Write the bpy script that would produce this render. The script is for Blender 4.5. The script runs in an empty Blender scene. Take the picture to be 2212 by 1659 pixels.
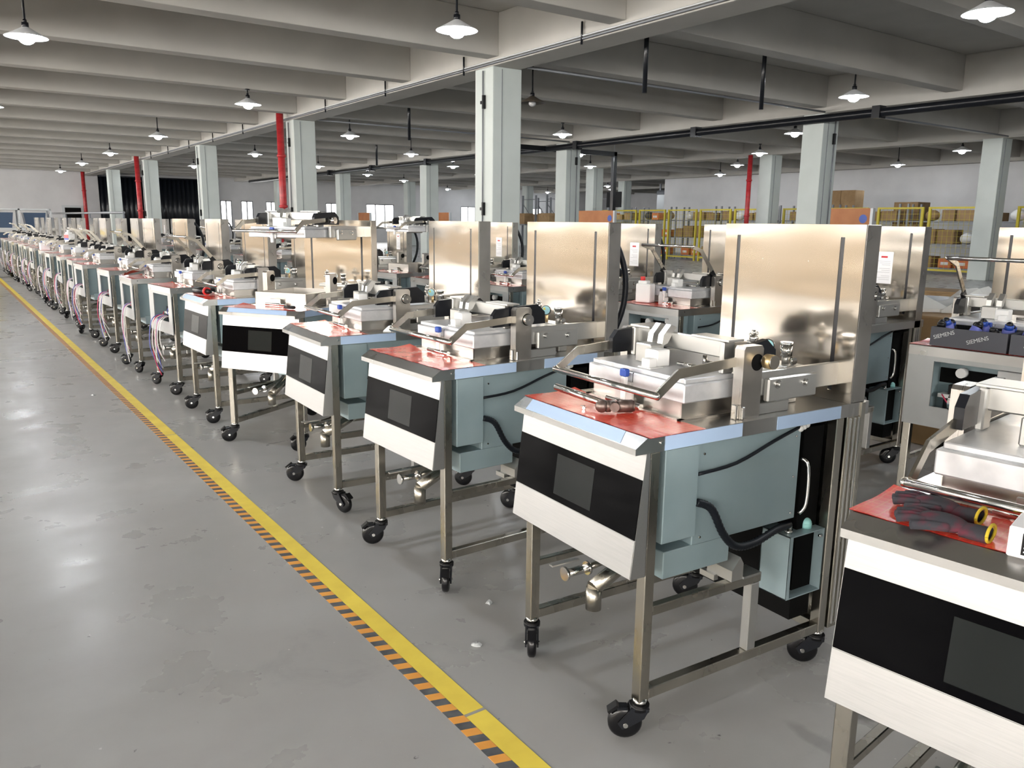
import bpy, bmesh, math, random
from mathutils import Vector, Matrix
random.seed(7)
PI = math.pi
sc = bpy.context.scene
COL = sc.collection

# ------------------------------------------------------------------ camera
YAW, PITCH, ROLL, CAMZ, FPX = 0.9514, 0.19796, 0.01165, 1.2227, 1729.56
def camera():
    cy, sy, cp, sp = math.cos(YAW), math.sin(YAW), math.cos(PITCH), math.sin(PITCH)
    f = Vector((cy*cp, sy*cp, -sp)); r = Vector((sy, -cy, 0)); u = r.cross(f)
    c, s = math.cos(ROLL), math.sin(ROLL)
    r2 = c*r + s*u; u2 = -s*r + c*u
    cd = bpy.data.cameras.new('camera'); cd.sensor_width = 36; cd.lens = 36*FPX/2212
    cd.clip_start = 0.05; cd.clip_end = 300
    o = bpy.data.objects.new('camera', cd); COL.objects.link(o)
    m = Matrix((r2, u2, -f)).transposed().to_4x4(); m.translation = (0, 0, CAMZ)
    o.matrix_world = m
    sc.camera = o
camera()

# ------------------------------------------------------------------ world, exposure
w = bpy.data.worlds.new('world'); sc.world = w; w.use_nodes = True
w.node_tree.nodes['Background'].inputs[0].default_value = (.95, .97, 1, 1)
w.node_tree.nodes['Background'].inputs[1].default_value = 1.0
sc.view_settings.view_transform = 'Standard'; sc.view_settings.look = 'None'
sc.view_settings.gamma = 1; sc.view_settings.use_curve_mapping = False
sc.view_settings.exposure = 0.74
WIN = 17.0        # brightness of the daylit windows
LAMP = 160.0      # brightness of the lamp bulbs

# ------------------------------------------------------------------ materials
def mat(name, col, rough=.5, metal=0., coat=0., emit=None, estr=0., alpha=None, spec=None):
    m = bpy.data.materials.new(name); m.use_nodes = True
    b = m.node_tree.nodes['Principled BSDF']
    b.inputs['Base Color'].default_value = (*col, 1)
    b.inputs['Roughness'].default_value = rough; b.inputs['Metallic'].default_value = metal
    b.inputs['Coat Weight'].default_value = coat
    if spec is not None: b.inputs['Specular IOR Level'].default_value = spec
    if emit: b.inputs['Emission Color'].default_value = (*emit, 1); b.inputs['Emission Strength'].default_value = estr
    if alpha is not None: b.inputs['Alpha'].default_value = alpha
    return m
def N(m, t, **k):
    n = m.node_tree.nodes.new(t)
    for a, b in k.items(): setattr(n, a, b)
    return n
def noise_mat(m, scale=(1, 1, 1), nscale=5., c1=None, c2=None, r=None, bump=0., detail=4., lo=.3, hi=.7, dist=0.01):
    """object-space noise driving colour, roughness and bump"""
    T = m.node_tree; L = T.links; b = T.nodes['Principled BSDF']
    tc = N(m, 'ShaderNodeTexCoord'); mp = N(m, 'ShaderNodeMapping'); mp.inputs['Scale'].default_value = scale
    nz = N(m, 'ShaderNodeTexNoise'); nz.inputs['Scale'].default_value = nscale; nz.inputs['Detail'].default_value = detail
    L.new(tc.outputs['Object'], mp.inputs[0]); L.new(mp.outputs[0], nz.inputs['Vector'])
    rp = N(m, 'ShaderNodeMapRange'); rp.inputs[1].default_value = lo; rp.inputs[2].default_value = hi
    L.new(nz.outputs[0], rp.inputs[0])
    if c1:
        mx = N(m, 'ShaderNodeMix', data_type='RGBA'); mx.inputs[6].default_value = (*c1, 1); mx.inputs[7].default_value = (*c2, 1)
        L.new(rp.outputs[0], mx.inputs[0]); L.new(mx.outputs[2], b.inputs['Base Color'])
    if r:
        r2 = N(m, 'ShaderNodeMapRange'); r2.inputs[3].default_value = r[0]; r2.inputs[4].default_value = r[1]
        L.new(rp.outputs[0], r2.inputs[0]); L.new(r2.outputs[0], b.inputs['Roughness'])
    if bump:
        bp = N(m, 'ShaderNodeBump'); bp.inputs['Strength'].default_value = bump; bp.inputs['Distance'].default_value = dist
        L.new(nz.outputs[0], bp.inputs['Height']); L.new(bp.outputs[0], b.inputs['Normal'])
    return m
M = {}
M['steel'] = noise_mat(mat('brushed_steel', (.46, .44, .41), .3, 1.), (2, 60, 2), 6, c1=(.43, .41, .38), c2=(.50, .48, .45), r=(.26, .36))
M['top'] = noise_mat(mat('worktop_steel', (.5, .5, .48), .3, 1.), (1, 1, 1), 5, c1=(.48, .475, .46), c2=(.54, .535, .52), r=(.26, .34))
M['plate'] = noise_mat(mat('grey_sheet_steel', (.5, .5, .5), .4, .8), (1, 1, 1), 6, c1=(.36, .37, .37), c2=(.41, .42, .42), r=(.36, .46))
M['front'] = noise_mat(mat('satin_steel', (.72, .72, .71), .42, 1.), (60, 2, 60), 6, c1=(.45, .45, .448), c2=(.51, .51, .505), r=(.36, .5))
M['tube'] = noise_mat(mat('tube_steel', (.62, .59, .53), .28, 1.), (1, 1, .3), 9, c1=(.40, .375, .325), c2=(.48, .455, .40), r=(.2, .34))
M['chrome'] = mat('polished_steel', (.66, .65, .63), .12, 1.)
M['alu'] = noise_mat(mat('cast_aluminium', (.74, .75, .77), .42, .55), (3, 3, 3), 14, c1=(.58, .59, .61), c2=(.66, .67, .69), r=(.34, .5))
M['machined'] = mat('machined_steel', (.50, .50, .485), .34, .85)
M['film'] = mat('blue_film', (.42, .56, .78), .35, 0, .2)
M['grey_blue'] = noise_mat(mat('grey_blue_sheet', (.26, .34, .37), .42, .2), (1, 1, 1), 8, c1=(.25, .335, .36), c2=(.29, .375, .40), r=(.36, .48))
M['black'] = mat('black_plastic', (.006, .006, .007), .35, spec=.25)
M['blackm'] = mat('black_steel', (.008, .009, .012), .3, 0, .1, spec=.3)
M['rubber'] = mat('black_rubber', (.004, .004, .005), .25, 0, .15, spec=.3)
M['glass'] = mat('black_glass', (.0015, .0015, .002), .08, 0, 0, spec=.03)
M['screen'] = mat('dark_display', (.012, .014, .014), .12, spec=.10)
M['dark'] = mat('dark_interior', (.004, .004, .004), .8, spec=.1)
M['slot'] = mat('slot_strip', (.014, .014, .017), .35)
M['white'] = mat('white_plastic', (.78, .78, .77), .45)
M['paper'] = mat('paper', (.80, .80, .82), .7)
M['ink'] = mat('grey_print', (.35, .35, .38), .8)
M['redink'] = mat('red_print', (.55, .05, .06), .7)
M['red'] = mat('red_plastic', (.60, .03, .03), .4)
M['blue'] = mat('blue_plastic', (.02, .07, .38), .35)
M['brass'] = mat('brass', (.72, .55, .30), .3, .9)
M['cyan'] = mat('cyan_cap', (.40, .80, .78), .45)
M['yellow'] = mat('yellow_paint', (.55, .45, .03), .45)
M['cable_black'] = mat('cable_black', (.006, .008, .012), .4, spec=.25)
M['cable_white'] = mat('cable_white', (.72, .70, .70), .5)
M['cable_red'] = mat('cable_red', (.55, .04, .10), .5)
M['cable_blue'] = mat('cable_blue', (.12, .14, .45), .5)
M['cable_pink'] = mat('cable_pink', (.62, .30, .42), .5)
M['carton'] = noise_mat(mat('cardboard', (.30, .19, .09), .8), (1, 1, 1), 5, c1=(.25, .155, .07), c2=(.34, .22, .11))
M['carton_dark'] = mat('dark_carton', (.06, .062, .075), .6)
M['orange'] = noise_mat(mat('orange_board', (.42, .15, .045), .5), (1, 1, 1), 3, c1=(.38, .13, .04), c2=(.46, .18, .06))
M['orange_bin'] = mat('orange_bin', (.62, .16, .05), .5)
M['redpipe'] = noise_mat(mat('red_pipe_paint', (.42, .02, .03), .35), (1, 1, 3), 6, c1=(.34, .015, .02), c2=(.50, .035, .04))
M['wall'] = noise_mat(mat('white_wall', (.66, .66, .67), .8), (1, 1, 1), 1.2, c1=(.62, .62, .63), c2=(.70, .70, .71))
M['cream'] = noise_mat(mat('cream_wall', (.82, .63, .44), .7), (1, 1, 1), 1.2, c1=(.88, .70, .50), c2=(.93, .75, .55))
M['ceil'] = noise_mat(mat('ceiling_paint', (.45, .43, .40), .85), (1, 1, 1), 1.5, c1=(.42, .405, .375), c2=(.47, .455, .42), bump=.15)
M['pillar'] = noise_mat(mat('pillar_paint', (.66, .70, .67), .55), (1, 1, 1), 2., c1=(.54, .585, .56), c2=(.59, .635, .61))
M['grey'] = mat('grey_metal', (.22, .23, .25), .45, .3)
M['greywhite'] = mat('pale_metal', (.55, .57, .58), .45, .3)
M['curtain'] = mat('black_curtain', (.006, .008, .012), .3)
M['window'] = mat('daylit_pane', (.8, .8, .8), .3, emit=(1, .99, .97), estr=4.)
M['daylight'] = mat('daylit_frosted_pane', (.8, .8, .8), .3, emit=(1, .955, .90), estr=WIN)
M['bulb'] = mat('lit_bulb', (1, 1, 1), .3, emit=(.90, .95, 1.), estr=LAMP)
M['bulb_off'] = mat('unlit_bulb', (.6, .6, .6), .3)
M['shade'] = mat('lamp_shade', (.82, .84, .86), .4)
M['shade_dark'] = mat('lamp_shade_unlit', (.10, .08, .06), .4)
M['bag'] = mat('clear_plastic', (.75, .77, .76), .2, 0, .3, alpha=.55)
M['brown_film'] = mat('brown_plastic', (.28, .14, .10), .25, 0, .4, alpha=.85)
M['glove'] = noise_mat(mat('glove_knit', (.05, .05, .06), .9), (1, 1, 1), 30, c1=(.03, .03, .038), c2=(.10, .015, .03), lo=.45, hi=.7)
M['glove_cuff'] = mat('yellow_cuff', (.60, .45, .03), .9)
M['iron'] = noise_mat(mat('rusty_iron', (.16, .12, .11), .4, .8), (1, 1, 1), 40, c1=(.12, .09, .08), c2=(.22, .17, .15))
M['blue_tub'] = mat('blue_tub', (.03, .065, .13), .4)
M['tank'] = mat('tank_inside', (.55, .53, .50), .3, 1.)
M['dial'] = mat('dial_face', (.35, .65, .72), .3, 0, .5)
M['dialy'] = mat('dial_sector', (.75, .65, .10), .3, 0, .5)
M['stripe_o'] = noise_mat(mat('orange_tape', (.78, .34, .05), .5), (1, 1, 1), 12, c1=(.72, .30, .05), c2=(.82, .38, .07))
M['stripe_k'] = noise_mat(mat('black_tape', (.07, .075, .085), .5), (1, 1, 1), 20, c1=(.05, .055, .065), c2=(.13, .135, .14))
M['stripe_y'] = noise_mat(mat('yellow_tape', (.80, .62, .07), .5), (1, 1, 1), 9, c1=(.74, .56, .07), c2=(.86, .68, .09))

def panel_mat():
    """polished steel sheet with the shallow waves of rolled sheet metal"""
    m = noise_mat(mat('mirror_sheet_steel', (.72, .67, .60), .13, 1.), (1, 1, 1), 3, r=(.10, .14))
    T = m.node_tree; L = T.links; b = T.nodes['Principled BSDF']
    tc = N(m, 'ShaderNodeTexCoord'); mp = N(m, 'ShaderNodeMapping'); mp.inputs['Scale'].default_value = (1, .8, 3.2)
    nz = N(m, 'ShaderNodeTexNoise'); nz.inputs['Scale'].default_value = 2.6; nz.inputs['Detail'].default_value = 1
    bp = N(m, 'ShaderNodeBump'); bp.inputs['Strength'].default_value = .22; bp.inputs['Distance'].default_value = .012
    L.new(tc.outputs['Object'], mp.inputs[0]); L.new(mp.outputs[0], nz.inputs['Vector'])
    L.new(nz.outputs[0], bp.inputs['Height']); L.new(bp.outputs[0], b.inputs['Normal'])
    return m
M['panel'] = panel_mat()

def red_mat():
    m = mat('red_grid_sheet', (.62, .035, .02), .25, 0, .5)
    T = m.node_tree; L = T.links; b = T.nodes['Principled BSDF']
    tc = N(m, 'ShaderNodeTexCoord'); vo = N(m, 'ShaderNodeTexVoronoi', feature='DISTANCE_TO_EDGE')
    vo.inputs['Scale'].default_value = 55; vo.inputs['Randomness'].default_value = .15
    L.new(tc.outputs['Object'], vo.inputs['Vector'])
    rp = N(m, 'ShaderNodeMapRange'); rp.inputs[2].default_value = .12
    L.new(vo.outputs['Distance'], rp.inputs[0])
    mx = N(m, 'ShaderNodeMix', data_type='RGBA'); mx.inputs[6].default_value = (.88, .15, .08, 1); mx.inputs[7].default_value = (.82, .065, .04, 1)
    L.new(rp.outputs[0], mx.inputs[0]); L.new(mx.outputs[2], b.inputs['Base Color'])
    bp = N(m, 'ShaderNodeBump'); bp.inputs['Strength'].default_value = .35; bp.inputs['Distance'].default_value = .001
    L.new(vo.outputs['Distance'], bp.inputs['Height']); L.new(bp.outputs[0], b.inputs['Normal'])
    return m
M['mat'] = red_mat()

def floor_mat():
    m = mat('sealed_concrete', (.28, .28, .28), .3)
    T = m.node_tree; L = T.links; b = T.nodes['Principled BSDF']
    tc = N(m, 'ShaderNodeTexCoord')
    def nz(s, d, lo, hi, rough=.55, dist=0):
        n = N(m, 'ShaderNodeTexNoise'); n.inputs['Scale'].default_value = s; n.inputs['Detail'].default_value = d
        n.inputs['Roughness'].default_value = rough; n.inputs['Distortion'].default_value = dist
        L.new(tc.outputs['Object'], n.inputs['Vector'])
        r = N(m, 'ShaderNodeMapRange'); r.inputs[1].default_value = lo; r.inputs[2].default_value = hi
        L.new(n.outputs[0], r.inputs[0]); return r.outputs[0]
    def mix(f, a, c):
        x = N(m, 'ShaderNodeMix', data_type='RGBA')
        L.new(f, x.inputs[0])
        for i, v in ((6, a), (7, c)):
            if isinstance(v, tuple): x.inputs[i].default_value = (*v, 1)
            else: L.new(v, x.inputs[i])
        return x.outputs[2]
    c = mix(nz(.7, 5, .35, .65, dist=.6), (.315, .315, .31), (.39, .39, .385))
    c = mix(nz(5, 6, .35, .7), c, (.335, .33, .325))
    c = mix(nz(1.6, 8, .60, .74, .7, 1.), c, (.285, .283, .28))
    c = mix(nz(26, 4, .70, .76, .6), c, (.08, .08, .08))
    c = mix(nz(34, 3, .735, .77, .5), c, (.50, .50, .49))
    # oil stains of fixed shape
    sx = N(m, 'ShaderNodeSeparateXYZ'); L.new(tc.outputs['Object'], sx.inputs[0])
    for (x, y, rx, ry, k) in STAINS:
        dx = N(m, 'ShaderNodeVectorMath', operation='SUBTRACT'); dx.inputs[1].default_value = (x, y, 0); L.new(tc.outputs['Object'], dx.inputs[0])
        dv = N(m, 'ShaderNodeVectorMath', operation='DIVIDE'); dv.inputs[1].default_value = (rx, ry, 1); L.new(dx.outputs[0], dv.inputs[0])
        ln = N(m, 'ShaderNodeVectorMath', operation='LENGTH'); L.new(dv.outputs[0], ln.inputs[0])
        n = N(m, 'ShaderNodeTexNoise'); n.inputs['Scale'].default_value = 18; L.new(tc.outputs['Object'], n.inputs['Vector'])
        ad = N(m, 'ShaderNodeMath', operation='ADD'); L.new(ln.outputs['Value'], ad.inputs[0]); L.new(n.outputs[0], ad.inputs[1])
        rr = N(m, 'ShaderNodeMapRange'); rr.inputs[1].default_value = 1.55; rr.inputs[2].default_value = 1.1; rr.inputs[4].default_value = k
        L.new(ad.outputs[0], rr.inputs[0])
        c = mix(rr.outputs[0], c, (.055, .053, .05))
    L.new(c, b.inputs['Base Color'])
    r = N(m, 'ShaderNodeMapRange'); r.inputs[3].default_value = .22; r.inputs[4].default_value = .42
    L.new(nz(3, 6, .3, .7), r.inputs[0]); L.new(r.outputs[0], b.inputs['Roughness'])
    bp = N(m, 'ShaderNodeBump'); bp.inputs['Strength'].default_value = .06; bp.inputs['Distance'].default_value = .01
    L.new(nz(9, 5, 0, 1), bp.inputs['Height']); L.new(bp.outputs[0], b.inputs['Normal'])
    return m
STAINS = [(1.86, .98, .10, .055, .75), (1.35, 1.75, .13, .05, .4), (1.98, .70, .05, .06, .6), (1.62, .98, .03, .09, .25)]
M['floor'] = floor_mat()

# ------------------------------------------------------------------ mesh builder
class MB:
    def __init__(s): s.v = []; s.f = []; s.m = []; s.sm = []; s.mats = []
    def mi(s, m):
        if m not in s.mats: s.mats.append(m)
        return s.mats.index(m)
    def add(s, vs, fs, m, smooth=False, xf=None):
        o = len(s.v)
        for p in vs:
            p = Vector(p)
            if xf is not None: p = xf @ p
            s.v.append(p)
        i = s.mi(m)
        for k, f in enumerate(fs):
            s.f.append([o+a for a in f]); s.m.append(i); s.sm.append(smooth[k] if isinstance(smooth, list) else smooth)
        return s
    def box(s, x0, x1, y0, y1, z0, z1, m, b=0, xf=None):
        if x0 > x1: x0, x1 = x1, x0
        if y0 > y1: y0, y1 = y1, y0
        if z0 > z1: z0, z1 = z1, z0
        if b <= 0:
            vs = [(x, y, z) for x in (x0, x1) for y in (y0, y1) for z in (z0, z1)]
            return s.add(vs, [(0, 1, 3, 2), (4, 6, 7, 5), (0, 4, 5, 1), (2, 3, 7, 6), (0, 2, 6, 4), (1, 5, 7, 3)], m, xf=xf)
        b = min(b, (x1-x0)/2.1, (y1-y0)/2.1, (z1-z0)/2.1)
        bm = bmesh.new(); bmesh.ops.create_cube(bm, size=1)
        for v in bm.verts:
            v.co = Vector((x0+(v.co.x+.5)*(x1-x0), y0+(v.co.y+.5)*(y1-y0), z0+(v.co.z+.5)*(z1-z0)))
        bmesh.ops.bevel(bm, geom=bm.edges[:], offset=b, segments=2 if b > .004 else 1, affect='EDGES', profile=.6)
        bm.verts.index_update()
        s.add([v.co.copy() for v in bm.verts], [[v.index for v in f.verts] for f in bm.faces], m, xf=xf); bm.free()
        return s
    def cyl(s, p0, p1, r0, m, n=16, r1=None, caps=True, xf=None):
        p0, p1 = Vector(p0), Vector(p1); r1 = r0 if r1 is None else r1
        d = (p1-p0).normalized(); a = Vector((0, 0, 1)) if abs(d.z) < .9 else Vector((1, 0, 0))
        u = d.cross(a).normalized(); w_ = d.cross(u)
        vs = []
        for p, r in ((p0, r0), (p1, r1)):
            for i in range(n):
                t = 2*PI*i/n; vs.append(p+r*(math.cos(t)*u+math.sin(t)*w_))
        fs = [(i, (i+1) % n, n+(i+1) % n, n+i) for i in range(n)]; sm = [True]*n
        if caps: fs += [tuple(range(n))[::-1], tuple(range(n, 2*n))]; sm += [False, False]
        return s.add(vs, fs, m, sm, xf=xf)
    def tube(s, pts, r, m, n=8, sub=4, rad=None, xf=None):
        P = [Vector(p) for p in pts]
        if sub > 1 and len(P) > 2:
            Q = []
            for i in range(len(P)-1):
                a, b_, c, d = P[max(i-1, 0)], P[i], P[i+1], P[min(i+2, len(P)-1)]
                for k in range(sub):
                    t = k/sub
                    Q.append(.5*((2*b_)+(c-a)*t+(2*a-5*b_+4*c-d)*t*t+(3*b_-a-3*c+d)*t**3))
            Q.append(P[-1]); P = Q
        vs = []; u = None
        for i, p in enumerate(P):
            d = (P[min(i+1, len(P)-1)]-P[max(i-1, 0)]).normalized()
            if u is None:
                a = Vector((0, 0, 1)) if abs(d.z) < .9 else Vector((1, 0, 0)); u = d.cross(a).normalized()
            else: u = (u-d*u.dot(d)).normalized()
            w_ = d.cross(u); rr = r if rad is None else rad(i)
            for k in range(n):
                t = 2*PI*k/n; vs.append(p+rr*(math.cos(t)*u+math.sin(t)*w_))
        fs = []; L_ = len(P)
        for i in range(L_-1):
            for k in range(n): fs.append((i*n+k, i*n+(k+1) % n, (i+1)*n+(k+1) % n, (i+1)*n+k))
        sm = [True]*len(fs); fs += [tuple(range(n))[::-1], tuple(range((L_-1)*n, L_*n))]; sm += [False]*2
        return s.add(vs, fs, m, sm, xf=xf)
    def prism(s, poly, a0, a1, m, ax='y', xf=None):
        """poly in the plane across axis ax, pushed from a0 to a1"""
        def P(p, a):
            return {'y': (p[0], a, p[1]), 'x': (a, p[0], p[1]), 'z': (p[0], p[1], a)}[ax]
        n = len(poly); vs = [P(p, a0) for p in poly]+[P(p, a1) for p in poly]
        fs = [tuple(range(n)), tuple(range(n, 2*n))[::-1]]+[(i, n+i, n+(i+1) % n, (i+1) % n) for i in range(n)]
        return s.add(vs, fs, m, xf=xf)
    def lathe(s, prof, m, n=20, c=(0, 0, 0), xf=None):
        vs = []; c = Vector(c)
        for r, z in prof:
            for i in range(n): t = 2*PI*i/n; vs.append(c+Vector((r*math.cos(t), r*math.sin(t), z)))
        fs = [(j*n+i, j*n+(i+1) % n, (j+1)*n+(i+1) % n, (j+1)*n+i) for j in range(len(prof)-1) for i in range(n)]
        return s.add(vs, fs, m, True, xf=xf)
    def ball(s, c, r, m, sx=1, sy=1, sz=1, n=12, xf=None):
        prof = [(max(r*math.sin(PI*k/n*1.0), 1e-5), -r*math.cos(PI*k/n)) for k in range(n+1)]
        vs = []; c = Vector(c); q = n+4
        for a, z in prof:
            for i in range(q): t = 2*PI*i/q; vs.append(c+Vector((a*math.cos(t)*sx, a*math.sin(t)*sy, z*sz)))
        fs = [(j*q+i, j*q+(i+1) % q, (j+1)*q+(i+1) % q, (j+1)*q+i) for j in range(n) for i in range(q)]
        return s.add(vs, fs, m, True, xf=xf)
    def mesh(s, name):
        me = bpy.data.meshes.new(name); me.from_pydata([tuple(v) for v in s.v], [], s.f)
        for m in s.mats: me.materials.append(M[m])
        for p, i, q in zip(me.polygons, s.m, s.sm): p.material_index = i; p.use_smooth = q
        me.update()
        bm = bmesh.new(); bm.from_mesh(me); bmesh.ops.recalc_face_normals(bm, faces=bm.faces[:]); bm.to_mesh(me); bm.free()
        return me
CACHE = {}
def part(name, key, fn, parent=None, loc=(0, 0, 0), rot=(0, 0, 0)):
    """one mesh object; equal keys share one mesh"""
    if key is None or key not in CACHE:
        b = MB(); fn(b); me = b.mesh(name)
        if key is not None: CACHE[key] = me
    else: me = CACHE[key]
    o = bpy.data.objects.new(name, me); COL.objects.link(o)
    if parent: o.parent = parent
    o.location = loc; o.rotation_euler = rot
    return o
def tag(o, label=None, cat=None, group=None, kind=None):
    if label: o['label'] = label
    if cat: o['category'] = cat
    if group: o['group'] = group
    if kind: o['kind'] = kind
    return o
def thing(name, label, cat, loc=(0, 0, 0), rz=0, group=None):
    o = bpy.data.objects.new(name, None); COL.objects.link(o); o.empty_display_size = .1
    o.location = loc; o.rotation_euler = (0, 0, rz)
    return tag(o, label, cat, group)
def struct(name, fn, label=None):
    o = part(name, None, fn); o['kind'] = 'structure'
    if label: o['label'] = label
    return o

# ------------------------------------------------------------------ the hall
GX = [-1.0, 6.4, 13.8, 20.6, 27.6]          # girder lines (near face)
GB, BB, SLAB = 3.31, 3.41, 3.96             # undersides: girder, cross beam, slab
Y0, Y1, X0, XR, XF, YC = -9., 46., -9., 28.0, 42., 27.2
struct('floor', lambda b: b.box(X0-.3, XF+.3, Y0-.3, Y1+.3, -.2, 0, 'floor'))
struct('ceiling', lambda b: b.box(X0-.3, XF+.3, Y0-.3, Y1+.3, SLAB, SLAB+.2, 'ceil'))
ti = 0
for gx in GX+[34.5]:
    ti += 1; struct('trim_%d' % ti, lambda b: b.box(gx, gx+.46, Y0, Y1, GB, SLAB, 'ceil', .012))
k = -8
while 9.64+2.46*k < Y1:
    yk = 9.64+2.46*k; k += 1
    if yk-.27 < Y0: continue
    ti += 1
    def beams(b):
        xs = [X0]+[v for g in GX+[34.5] for v in (g, g+.46)]+[XF]
        for i in range(0, len(xs), 2): b.box(xs[i], xs[i+1], yk-.27, yk, BB, SLAB, 'ceil', .012)
    struct('trim_%d' % ti, beams)
def pillar(x, y, wx=.48, wy=.45):
    def f(b):
        b.box(x, x+wx, y, y+wy, 0, GB, 'pillar', .015)
        b.box(x+wx*.30, x+wx*.31, y-.012, y, 0, GB-.03, 'grey')      # conduit down the face
    struct('pillar', f)
for y in (9.5, 17.0, 24.4, 31.9, 39.2): pillar(6.4, y)
for y in (9.4, 17.0, 24.5, 31.7, 39.2): pillar(13.8, y)
for y in (9.2, 15.6, 23.6, 31.2, 38.4): pillar(20.5, y)
for y in (29.5, 37.5): pillar(27.6, y)
for y in (2.1, -5.3): pillar(6.4, y); pillar(-1, y)

def wall_x(name, x, t, y0, y1, holes, m='wall'):
    """wall across x with holes (y0,y1,z0,z1)"""
    def f(b):
        ys = sorted(holes); cur = y0
        for (a, c, z0, z1) in ys:
            b.box(x, x+t, cur, a, 0, SLAB, m); b.box(x, x+t, a, c, 0, z0, m) if z0 > 0 else None
            b.box(x, x+t, a, c, z1, SLAB, m); cur = c
        b.box(x, x+t, cur, y1, 0, SLAB, m)
    struct(name, f)
def wall_y(name, y, t, x0, x1, holes, m='wall'):
    def f(b):
        cur = x0
        for (a, c, z0, z1) in sorted(holes):
            b.box(cur, a, y, y+t, 0, SLAB, m); b.box(a, c, y, y+t, 0, z0, m) if z0 > 0 else None
            b.box(a, c, y, y+t, z1, SLAB, m); cur = c
        b.box(cur, x1, y, y+t, 0, SLAB, m)
    struct(name, f)
# left wall: big daylit factory windows; they light the fronts of the machines
LW = [(a, a+3.9, 1.75, 3.2) for a in (-7.5, -2.6, 2.3, 7.2, 12.1, 17.0, 21.9, 26.8, 31.7, 36.6, 41.5)]
wall_x('wall_left', X0-.25, .25, Y0, Y1, LW, 'cream')
BW = [(a, a+4.2, 1.75, 3.2) for a in (-7.6, -2.2)]
wall_y('wall_back', Y0-.25, .25, X0, XF, BW)
EW = [(13.0, 13.62, .85, 2.28), (14.12, 14.80, .85, 2.28), (15.52, 16.16, .85, 2.28), (19.1, 19.82, .85, 2.28), (21.7, 23.6, .85, 2.28), (28.5, 30.2, .85, 2.28), (33.6, 35.2, .85, 2.28)]
wall_y('wall_far', Y1, .25, X0, XF, EW)
wall_x('wall_right', XR, .3, Y0, YC, [])
wall_x('wall_right_far', XF, .3, YC, Y1, [])
wall_y('wall_corner', YC-.3, .3, XR+.3, XF, [])
wn = 0
def window(pane, x0, x1, y0, y1, z0, z1, nd):
    """a frame with mullions, and its glowing pane"""
    global wn; wn += 1
    al = 'x' if (x1-x0) < (y1-y0) else 'y'
    def fr(b):
        t = .05
        if al == 'x':
            for a, c in ((y0, y0+t), (y1-t, y1)): b.box(x0, x1, a, c, z0, z1, 'greywhite')
            for i in range(1, nd): yy = y0+(y1-y0)*i/nd; b.box(x0, x1, yy-.03, yy+.03, z0, z1, 'greywhite')
            for a, c in ((z0, z0+t), (z1-t, z1)): b.box(x0, x1, y0, y1, a, c, 'greywhite')
        else:
            for a, c in ((x0, x0+t), (x1-t, x1)): b.box(a, c, y0, y1, z0, z1, 'grey')
            for i in range(1, nd): xx = x0+(x1-x0)*i/nd; b.box(xx-.03, xx+.03, y0, y1, z0, z1, 'grey')
            for a, c in ((z0, z0+t), (z1-t, z1)): b.box(x0, x1, y0, y1, a, c, 'grey')
    o = struct('window_%d' % wn, fr)
    def pn(b):
        if al == 'x': b.box((x0+x1)/2-.01, (x0+x1)/2+.01, y0+.02, y1-.02, z0+.02, z1-.02, pane)
        else: b.box(x0+.02, x1-.02, (y0+y1)/2-.01, (y0+y1)/2+.01, z0+.02, z1-.02, pane)
    part('pane', None, pn, o)
for (a, c, z0, z1) in LW: window('daylight', X0-.16, X0-.04, a, c, z0, z1, 3)
for (a, c, z0, z1) in BW: window('daylight', a, c, Y0-.16, Y0-.04, z0, z1, 3)
for (a, c, z0, z1) in EW: window('window', a, c, Y1+.02, Y1+.12, z0, z1, 2 if c-a < 1 else 3)
# far doorway in the end wall
def door(b):
    b.box(5.30, 6.25, Y1-.06, Y1-.002, 0, 1.85, 'greywhite'); b.box(5.42, 6.13, Y1-.10, Y1-.05, 0, 1.74, 'dark')
struct('door_1', door)

# floor tape: yellow line and the striped line beside it
def tape_y(b):
    y = 1.0
    for j, L_ in enumerate((.55, 3.25, 5.5, 6., 9., 12., 9.)):
        b.box(.967, 1.0255, y, y+L_-.012, .0002, .0012, 'stripe_y'); y += L_
tag(part('yellow_floor_tape', None, tape_y), 'long yellow tape line stuck on the grey floor in front of the machines', 'floor tape')
def tape_s(b):
    y = .9; i = 0
    while y < 30:
        d = .030; sk = -.012
        b.add([(.927, y, .0012), (.966, y+sk, .0012), (.966, y+d+sk, .0012), (.927, y+d, .0012), (.927, y, .0002), (.966, y+sk, .0002), (.966, y+d+sk, .0002), (.927, y+d, .0002)],
              [(0, 1, 2, 3), (4, 7, 6, 5), (0, 4, 5, 1), (1, 5, 6, 2), (2, 6, 7, 3), (3, 7, 4, 0)], 'stripe_o' if i % 2 else 'stripe_k'); y += d; i += 1
tag(part('hazard_floor_tape', None, tape_s), 'orange and black striped hazard tape beside the yellow line on the floor', 'floor tape')

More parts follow.
